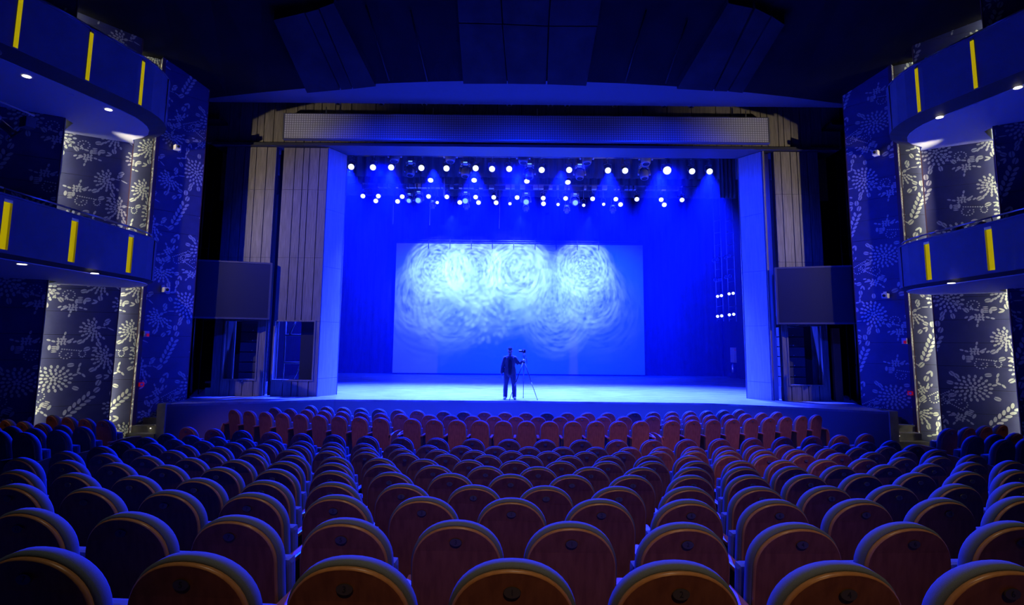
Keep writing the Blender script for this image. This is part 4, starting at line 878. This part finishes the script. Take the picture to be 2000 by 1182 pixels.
# ------------------------------------------------------------------ side balconies
def balcony(s, tier):
    f = (lambda x: x) if s < 0 else mirror
    nm = 'left' if s < 0 else 'right'; tn = 'lower' if tier == 0 else 'upper'
    if tier == 0: path2 = [(-9.9, 5.0), (-9.9, 8.0), (-9.9, 10.8), (-9.9, 12.5), (-9.9, 14.0), (-9.9, 14.7)]
    else: path2 = [(-12.6, 5.0), (-11.6, 8.5), (-10.72, 11.5), (-10.3, 13.0), (-9.98, 14.2), (-9.9, 14.75)]
    nose = [(-9.93, 15.15), (-10.02, 15.55), (-10.2, 15.95), (-10.5, 16.35), (-10.9, 16.65), (-11.35, 16.85)]
    P = path2 + nose
    z0, z1, zs = ((3.56, 4.68, 3.46) if tier == 0 else (8.1, 9.42, 7.93))
    inset_ = 0.14 if tier == 0 else 0.42
    t = thing('balcony', '%s balcony with gold light slots on the %s wall' % (tn, nm), 'balcony', (0, 0, 0), 0, 'side balconies')
    back = [(-11.75, 16.85), (-11.85, 16.70), (-13.2, 15.88), (-12.35, 15.2), (-12.3, 14.76), (-17.2, 11.95), (-17.2, 5.0)]
    # slab with soffit
    def off(pts, d):
        out = []
        for i, p in enumerate(pts):
            a = Vector(pts[max(i - 1, 0)]); b = Vector(pts[min(i + 1, len(pts) - 1)]); tt = (b - a).normalized(); nn = Vector((-tt.y, tt.x))   # towards -x side (the wall)
            out.append((p[0] + nn.x * d, p[1] + nn.y * d))
        return out
    def mp(pts): return [(f(x), y) for x, y in pts]
    bm = NB(); prism(bm, mp(off(P, inset_) + back), zs, z0 - 0.001 + 0.14, 0); obj('slab', bm, M['soffit'], t)
    bm = NB()   # front
    A = P; B = off(P, 0.07)
    rows = [[bm.verts.new((f(x), y, z)) for x, y in q] for q, z in ((B, z0), (A, z0), (A, z1), (B, z1))]
    for a, b in zip(rows, rows[1:] + rows[:1]):
        for i in range(len(P) - 1): bm.faces.new((a[i], a[i + 1], b[i + 1], b[i]))
    for i in (0, -1): bm.faces.new([r[i] for r in rows])
    fr = obj('front_panel', bm, M['fascia'], t)
    bm = NB(); D = off(P, inset_)
    rows = [[bm.verts.new((f(x), y, z)) for x, y in q] for q, z in ((A, z0 - 0.002), (D, zs + 0.02))]
    for i in range(len(P) - 1): bm.faces.new((rows[0][i], rows[0][i + 1], rows[1][i + 1], rows[1][i]))
    obj('under_lip', bm, M['underlip'], t)
    bm = NB()   # coping
    A2 = off(P, -0.015); B2 = off(P, 0.1)
    rows = [[bm.verts.new((f(x), y, z)) for x, y in q] for q, z in ((B2, z1 + 0.002), (A2, z1 + 0.002), (A2, z1 + 0.04), (B2, z1 + 0.04))]
    for a, b in zip(rows, rows[1:] + rows[:1]):
        for i in range(len(P) - 1): bm.faces.new((a[i], a[i + 1], b[i + 1], b[i]))
    for i in (0, -1): bm.faces.new([r[i] for r in rows])
    obj('coping', bm, M['fascia'], t)
    def along(y):
        for a, b in zip(P[:-1], P[1:]):
            if a[1] <= y <= b[1]: return a[0] + (b[0] - a[0]) * (y - a[1]) / (b[1] - a[1]), math.atan2(b[1] - a[1], b[0] - a[0])
    ys = (8.9, 10.8, 12.5, 14.4) if tier == 0 else (8.0, 9.8, 11.5, 13.0, 14.4)
    for y in ys:
        x, _ = along(y); zb, zt = (z0 + 0.07, z1 - 0.12) if tier == 0 else (z0 + 0.03, z1 - 0.08)
        d = 1 if s < 0 else -1; X = f(x)
        bm = NB(); box(bm, (min(X + d * 0.004, X - d * 0.03), y - 0.075, zb), (max(X + d * 0.004, X - d * 0.03), y + 0.06, zt)); sl = obj('light_slot', bm, M['gold'], t)
        bm = NB(); box(bm, (min(X + d * 0.004, X - d * 0.03), y + 0.0605, zb), (max(X + d * 0.004, X - d * 0.03), y + 0.115, zt)); obj('slot_side', bm, M['gold2'], sl)
        bm = NB(); box(bm, (min(X + d * 0.005, X - d * 0.03), y - 0.075, zt + 0.0005), (max(X + d * 0.005, X - d * 0.03), y + 0.115, zt + 0.06)); obj('slot_cap', bm, M['goldpost'], sl)
    # handrail
    h = 0.17 if tier == 0 else 0.13; Rr = [p for p in off(P, 0.12)]
    bm = NB(); path(bm, [(f(x), y, z1 + h) for x, y in Rr[:-2]], 0.022, 8); obj('handrail', bm, M['steel'], t)
    for y in ys:
        x, _ = along(y); bm = NB(); tube(bm, (f(x - 0.11), y + 0.02, z1 + 0.041), (f(x - 0.11), y + 0.02, z1 + h), 0.014, 6); obj('rail_post', bm, M['goldpost'], t)
    # downlights
    lamps = ({-1: ((52, 149, 1), (139, 185, 0), (212, 214, 1)), 1: ((1988, 171, 1), (1904, 204, 0), (1835, 229, 1))} if tier else {-1: ((43, 516, 1), (122, 526, 0), (185, 534, 1)), 1: ((1936, 545, 0), (1858, 553, 1))})[s]
    for u, v, on in lamps:
        p = atz(u, v, zs); bm = NB(); lathe(bm, [(0.085, -0.004), (0.075, 0.01)] if on else [(0.06, -0.004), (0.055, 0.01)], 14, Matrix.Translation((p.x, p.y, zs - 0.006))); obj('downlight', bm, M['downlight'] if on else M['downoff'], t)
    # thin trim on the nose end
    x, y = nose[1]; bm = NB(); tube(bm, (f(x + 0.015), y, z0), (f(x + 0.015), y, z1), 0.012, 6); obj('edge_trim', bm, M['rim'], t)
    return t
for s in (-1, 1):
    for tier in (0, 1): balcony(s, tier)
# seats showing above the balcony rails
for side, lst in (('right', ((1878, 440), (1925, 432), (1975, 425))), ('left', ((85, 406), (160, 421)))):
    for i, (u, v) in enumerate(lst):
        r_ = ray(u, v); X_ = 11.9 if side == 'right' else -10.95; p = Vector((0, 0, CAM_Z)) + r_ * (X_ / r_.x)
        dup(SEATS[0], (p.x, p.y, p.z - 1.06), 0.45 if side == 'right' else -0.45, 'seat back just showing above the lower %s balcony rail, %s from the stage' % (side, ORD[i]), 'seats in the side balconies')
# profile spotlights on bars under the upper balconies
def profile_spot(p, yaw, tilt, label, group):
    t = thing('profile_spotlight', label, 'spotlight', p, yaw, group)
    Mx = Matrix.Rotation(tilt, 4, 'X') @ Matrix.Rotation(-PI / 2, 4, 'X')     # lathe z -> +y, tilted
    bm = NB(); lathe(bm, [(0.11, -0.30), (0.125, -0.26), (0.125, 0.02), (0.10, 0.08)], 14, Mx); obj('lamp_house', bm, M['lampbody'], t)
    bm = NB(); lathe(bm, [(0.075, 0.0805), (0.075, 0.36), (0.085, 0.38), (0.085, 0.44)], 14, Mx); obj('lens_tube', bm, M['silver'], t)
    bm = NB(); box(bm, (-0.14, 0.441, -0.14), (0.14, 0.455, 0.14)); bmesh.ops.transform(bm, matrix=Matrix.Rotation(tilt, 4, 'X'), verts=bm.verts); obj('colour_frame', bm, M['black'], t)
    bm = NB(); path(bm, [(-0.15, 0, 0), (-0.15, 0, 0.22), (0.15, 0, 0.22), (0.15, 0, 0)], 0.012, 6); tube(bm, (0, 0, 0.22), (0, 0, 0.36), 0.018, 6); obj('yoke', bm, M['black'], t)
    return t
for s, nm in ((-1, 'left'), (1, 'right')):
    f = (lambda x: x) if s < 0 else mirror
    a = Vector((-11.45, 8.2, 6.62)); b = Vector((-10.9, 12.3, 7.02)); a.x = f(a.x); b.x = f(b.x)
    zb = 6.95; a.z = b.z = zb
    t = thing('spotlight_bar', 'blue-lit lamp bar hanging under the upper %s balcony' % nm, 'pipe', a); d = b - a
    bm = NB(); tube(bm, (0, 0, 0), d, 0.03, 8); obj('bar', bm, M['pipe'], t)
    for k in (0.25, 0.72):
        q = d * k; bm = NB(); tube(bm, q, q + Vector((0, 0, 7.93 - zb)), 0.025, 8); obj('hanger', bm, M['pipe'], t)
        bm = NB(); lathe(bm, [(0.22, 0.0), (0.26, 0.02), (0.26, 0.03)], 18, Matrix.Translation(q + Vector((0, 0, 7.895 - zb)))); obj('ceiling_ring', bm, M['black'], t)
    for i, k in enumerate((0.42, 0.62, 0.8)):
        q = a + d * k; q.z -= 0.39
        profile_spot(q, 0.5 * s * -1 * -1 if s < 0 else 0.5, -0.6, 'black profile spotlight on the bar under the upper %s balcony, %s from the stage end' % (nm, ORD[2 - i]), 'profile spotlights under the upper balconies')
    q = a + d * 0.97; q.z -= 0.2
    t = thing('flood_lamp', 'small boxy flood lamp at the stage end of the bar under the upper %s balcony' % nm, 'lamp', q, 0.4 * s)
    bm = NB(); box(bm, (-0.13, -0.1, -0.14), (0.13, 0.1, 0.1), 0, 0.02); obj('housing', bm, M['lampbody'], t)
    bm = NB(); box(bm, (-0.11, 0.101, -0.12), (0.11, 0.108, 0.08)); obj('lens', bm, M['glass'], t)
    bm = NB(); tube(bm, (0, 0, 0.1), (0, 0, 0.2), 0.018, 6); obj('clamp', bm, M['silver'], t)

# ------------------------------------------------------------------ person and tripod
def limb(bm, pts, seg=12):
    """closed tapering tube through (x, y, z, rx[, ry]) with rounded ends"""
    P = [Vector(p[:3]) for p in pts]; R = [(p[3], p[4] if len(p) > 4 else p[3]) for p in pts]
    t0 = (P[0] - P[1]).normalized(); t1 = (P[-1] - P[-2]).normalized(); m0 = min(R[0]); m1 = min(R[-1])
    ext = lambda p, t, r, m: [(p + t * m * 0.55, (r[0] * 0.83, r[1] * 0.83)), (p + t * m * 0.9, (r[0] * 0.42, r[1] * 0.42))]
    e0 = ext(P[0], t0, R[0], m0); e1 = ext(P[-1], t1, R[-1], m1)
    PP = [e0[1], e0[0]] + list(zip(P, R)) + e1; rings = []
    for i, (p, r) in enumerate(PP):
        t = (PP[min(i + 1, len(PP) - 1)][0] - PP[max(i - 1, 0)][0]).normalized()
        x = Vector((1, 0, 0)) - t * t.x
        if x.length < 0.3: x = Vector((0, 0, 1)) - t * t.z
        x.normalize(); y = t.cross(x)
        rings.append([bm.verts.new(p + x * r[0] * math.cos(2 * PI * k / seg) + y * r[1] * math.sin(2 * PI * k / seg)) for k in range(seg)])
    for q, w_ in zip(rings[:-1], rings[1:]):
        for k in range(seg): bm.faces.new((q[k], q[(k + 1) % seg], w_[(k + 1) % seg], w_[k]))
    bm.faces.new(rings[0][::-1]); bm.faces.new(rings[-1])
def blob(name, limbs, voxel, material, parent, smooth=4):
    """limbs merged into one continuous surface"""
    bm = NB()
    for l in limbs: limb(bm, l)
    bmesh.ops.recalc_face_normals(bm, faces=bm.faces)
    o = obj(name, bm, material, parent); md = o.modifiers.new('r', 'REMESH'); md.mode = 'VOXEL'; md.voxel_size = voxel; md.use_smooth_shade = True
    sm = o.modifiers.new('s', 'SMOOTH'); sm.iterations = smooth; sm.factor = 0.5
    nm = bpy.data.meshes.new_from_object(o.evaluated_get(bpy.context.evaluated_depsgraph_get())); nm.name = name; o.modifiers.clear(); o.data = nm
    for p in nm.polygons: p.use_smooth = True
    return o
def hand(wr, d, up, side):
    """palm, four unequal bent fingers and a thumb; d = finger direction, up = back of the hand, side = towards the thumb"""
    d = Vector(d).normalized(); side = Vector(side).normalized(); up = Vector(up).normalized(); w0 = Vector(wr); out = []
    for o in (-0.024, -0.008, 0.008, 0.024): out.append([(*(w0 + side * o * 0.7), 0.017), (*(w0 + d * 0.085 + side * o), 0.0135)])
    for o, ln in ((0.028, 0.072), (0.0095, 0.082), (-0.0095, 0.076), (-0.028, 0.06)):
        b = w0 + d * 0.08 + side * o; m1 = b + d * ln * 0.45 - up * 0.004; m2 = m1 + d * ln * 0.3 - up * 0.018; e = m2 + d * ln * 0.12 - up * 0.02
        out.append([(*b, 0.0095), (*m1, 0.009), (*m2, 0.0085), (*e, 0.0075)])
    b = w0 + d * 0.02 + side * 0.02; out.append([(*b, 0.015), (*(b + d * 0.03 + side * 0.028 - up * 0.008), 0.0115), (*(b + d * 0.058 + side * 0.036 - up * 0.02), 0.009)])
    return out
PX, PY = -0.04, 19.72
person = thing('person', 'person in a dark jacket and jeans on the stage, one hand on a tripod', 'person', (PX, PY, 0.0))
LEG = [[(sx * 0.085, 0, 0.92, 0.095, 0.10), (sx * 0.12, -0.012, 0.70, 0.08, 0.085), (sx * 0.14, -0.008, 0.50, 0.058), (sx * 0.150, 0.022, 0.34, 0.058), (sx * 0.155, 0.03, 0.10, 0.038)] for sx in (-1, 1)]
FOOT = [[(sx * 0.155, 0.05, 0.045, 0.035), (sx * 0.165, -0.05, 0.045, 0.04, 0.035), (sx * 0.18, -0.16, 0.03, 0.038, 0.024)] for sx in (-1, 1)]
TORSO = [(0, 0, 0.90, 0.14, 0.10), (0, 0, 1.0, 0.155, 0.11), (0, 0, 1.12, 0.14, 0.105), (0, 0, 1.28, 0.16, 0.115), (0, 0.01, 1.40, 0.155, 0.095), (0, 0.01, 1.455, 0.085, 0.075)]
ARM_R = [(-0.17, 0.01, 1.40, 0.06), (-0.235, 0.02, 1.20, 0.05), (-0.265, 0.02, 1.10, 0.044), (-0.28, -0.01, 0.98, 0.038), (-0.285, -0.03, 0.88, 0.027, 0.03)]
ARM_L = [(0.17, 0.01, 1.40, 0.06), (0.25, 0.02, 1.27, 0.05), (0.30, 0.02, 1.205, 0.044), (0.325, 0.02, 1.212, 0.042), (0.37, 0.02, 1.248, 0.036), (0.425, 0.02, 1.30, 0.027)]
HEAD = [[(0, 0.01, 1.44, 0.062), (0, 0.005, 1.50, 0.056), (0, 0.0, 1.57, 0.056)], [(0, -0.035, 1.555, 0.045, 0.045), (0, -0.03, 1.585, 0.064, 0.072), (0, -0.01, 1.64, 0.076, 0.098), (0, 0.005, 1.695, 0.073, 0.094), (0, 0.01, 1.725, 0.055, 0.07)],
        [(0, -0.098, 1.665, 0.010), (0, -0.118, 1.628, 0.013)], [(0, -0.085, 1.678, 0.045, 0.012), (0, -0.088, 1.684, 0.045, 0.012)], [(-0.078, 0.005, 1.625, 0.010, 0.022), (-0.084, 0.012, 1.66, 0.010, 0.022)], [(0.078, 0.005, 1.625, 0.010, 0.022), (0.084, 0.012, 1.66, 0.010, 0.022)],
        [(-0.02, -0.1, 1.598, 0.008), (0.02, -0.1, 1.598, 0.008)]]
blob('body', LEG + FOOT + [TORSO, ARM_R, ARM_L] + HEAD + hand((-0.285, -0.03, 0.885), (-0.02, -0.10, -1), (-1, 0, 0), (0, -1, 0)) + hand((0.42, 0.02, 1.295), (0.80, 0.05, 0.42), (-0.3, 0.1, 0.95), (-0.2, -0.95, 0)), 0.0065, M['skin'], person, 3)
grow = lambda l, d: [(*p[:3], p[3] + d, (p[4] if len(p) > 4 else p[3]) + d) for p in l]
blob('jacket', [grow([(0, 0, 0.88, 0.185, 0.125), (0, 0, 1.0, 0.175, 0.12)] + TORSO[2:5], 0.034), grow([(0, 0.015, 1.40, 0.13, 0.09), (0, 0.02, 1.47, 0.05, 0.05)], 0.02), grow(ARM_R[:4] + [(-0.284, -0.025, 0.92, 0.034)], 0.022), grow(ARM_L[:5] + [(0.40, 0.02, 1.277, 0.032)], 0.022)], 0.012, M['jacket'], person, 4)
blob('shirt_front', [[(0, -0.05, 0.885, 0.105, 0.118), (0, -0.048, 1.10, 0.105, 0.11), (0, -0.055, 1.28, 0.10, 0.106), (0, -0.04, 1.40, 0.07, 0.075)]], 0.012, M['shirt'], person, 4)
blob('trousers', [grow(l[:1] + l[1:4] + [(l[4][0], 0.02, 0.09, 0.05)], 0.022) for l in LEG] + [[(0, 0, 0.86, 0.175, 0.118), (0, 0, 0.97, 0.165, 0.115)]], 0.012, M['jeans'], person, 4)
for f_ in FOOT: blob('shoe', [[(f_[0][0], 0.055, 0.047, 0.044), (f_[1][0], -0.05, 0.05, 0.05, 0.045), (f_[2][0], -0.175, 0.036, 0.046, 0.034)], [(f_[0][0], 0.03, 0.05, 0.045), (f_[0][0], 0.03, 0.10, 0.05)]], 0.009, M['shoe'], person, 3)
blob('hair', [[(0, 0.045, 1.59, 0.06, 0.05), (0, 0.035, 1.66, 0.083, 0.083), (0, 0.018, 1.72, 0.08, 0.092), (0, 0.005, 1.74, 0.06, 0.075)], [(-0.05, -0.06, 1.725, 0.025), (0.05, -0.06, 1.725, 0.025)]], 0.008, M['hair'], person, 3)
for sx in (-1, 1):
    bm = NB(); bmesh.ops.create_icosphere(bm, subdivisions=2, radius=0.012, matrix=Matrix.Translation((sx * 0.03, -0.094, 1.658))); obj('eye', bm, M['hair'], person, True)

T = Vector((0.44, 19.85, 0.0))
t = thing('tripod', 'black camera tripod standing beside the person on the stage', 'tripod', T)
top = Vector((0, 0, 1.32))
for q in (atz(995, 782, 0), atz(1022, 777.5, 0), atz(1049.5, 781.5, 0)):
    e = q - T; e.z = 0.0; bm = NB(); m = top.lerp(e, 0.55); tube(bm, top, m, 0.018, 8, 0, 0.016); tube(bm, m, e + Vector((0, 0, 0.02)), 0.012, 8, 0, 0.010); g = obj('leg', bm, M['black'], t)
    bm = NB(); lathe(bm, [(0.014, 0.0), (0.018, 0.01), (0.012, 0.03)], 8, Matrix.Translation(e)); obj('rubber_foot', bm, M['black'], g)
bm = NB(); tube(bm, (0, 0, 1.2), (0, 0, 1.5), 0.016, 8); obj('centre_column', bm, M['black'], t)
bm = NB(); lathe(bm, [(0.04, 1.29), (0.05, 1.31), (0.05, 1.35), (0.03, 1.37)], 12); obj('collar', bm, M['silver'], t)
bm = NB(); lathe(bm, [(0.028, 1.5), (0.032, 1.52), (0.032, 1.56), (0.05, 1.57), (0.05, 1.585)], 12); obj('ball_head', bm, M['silver'], t)
bm = NB(); path(bm, [(0.02, 0, 1.53), (0.08, 0.02, 1.45), (0.11, 0.02, 1.22)], 0.012, 6); obj('pan_handle', bm, M['black'], t)
t = thing('photo_camera', 'black camera with a lens mounted on the tripod head', 'camera', T + Vector((0, 0, 1.586)), -0.15)
bm = NB(); box(bm, (-0.055, -0.065, 0.0), (0.065, 0.07, 0.115), 0, 0.015); obj('camera_body', bm, M['black'], t)
bm = NB(); box(bm, (-0.03, -0.03, 0.115), (0.03, 0.03, 0.15), 0, 0.012); obj('prism_hump', bm, M['silver'], t)
bm = NB(); lathe(bm, [(0.035, 0), (0.042, 0.02), (0.042, 0.09), (0.048, 0.1), (0.048, 0.125)], 14, Matrix.Translation((-0.056, 0, 0.055)) @ Matrix.Rotation(-PI / 2, 4, 'Y')); obj('lens_barrel', bm, M['black'], t)
bm = NB(); path(bm, [(0.0, -0.066, 0.1), (-0.04, -0.1, -0.05), (-0.03, -0.1, -0.16)], 0.006, 5); obj('strap', bm, M['black'], t)

# ------------------------------------------------------------------ haze on the stage
bm = NB(); box(bm, (-12.5, 20.95, 0.005), (13.35, 35.5, 12.5))
hz = obj('stage_haze', bm, []); hm = bpy.data.materials.new('stage_haze'); hm.use_nodes = True; nt = hm.node_tree; nt.nodes.clear()
vo = nt.nodes.new('ShaderNodeVolumeScatter'); vo.inputs['Density'].default_value = 0.0064; vo.inputs['Anisotropy'].default_value = 0.25; vo.inputs['Color'].default_value = (0.05, 0.12, 1, 1)  # blue of the lamps also put into the haze colour
ou = nt.nodes.new('ShaderNodeOutputMaterial'); nt.links.new(vo.outputs[0], ou.inputs['Volume']); hz.data.materials.append(hm)
tag(hz, 'thin haze filling the stage, blue-lit and tinted blue', 'haze', None, 'stuff')
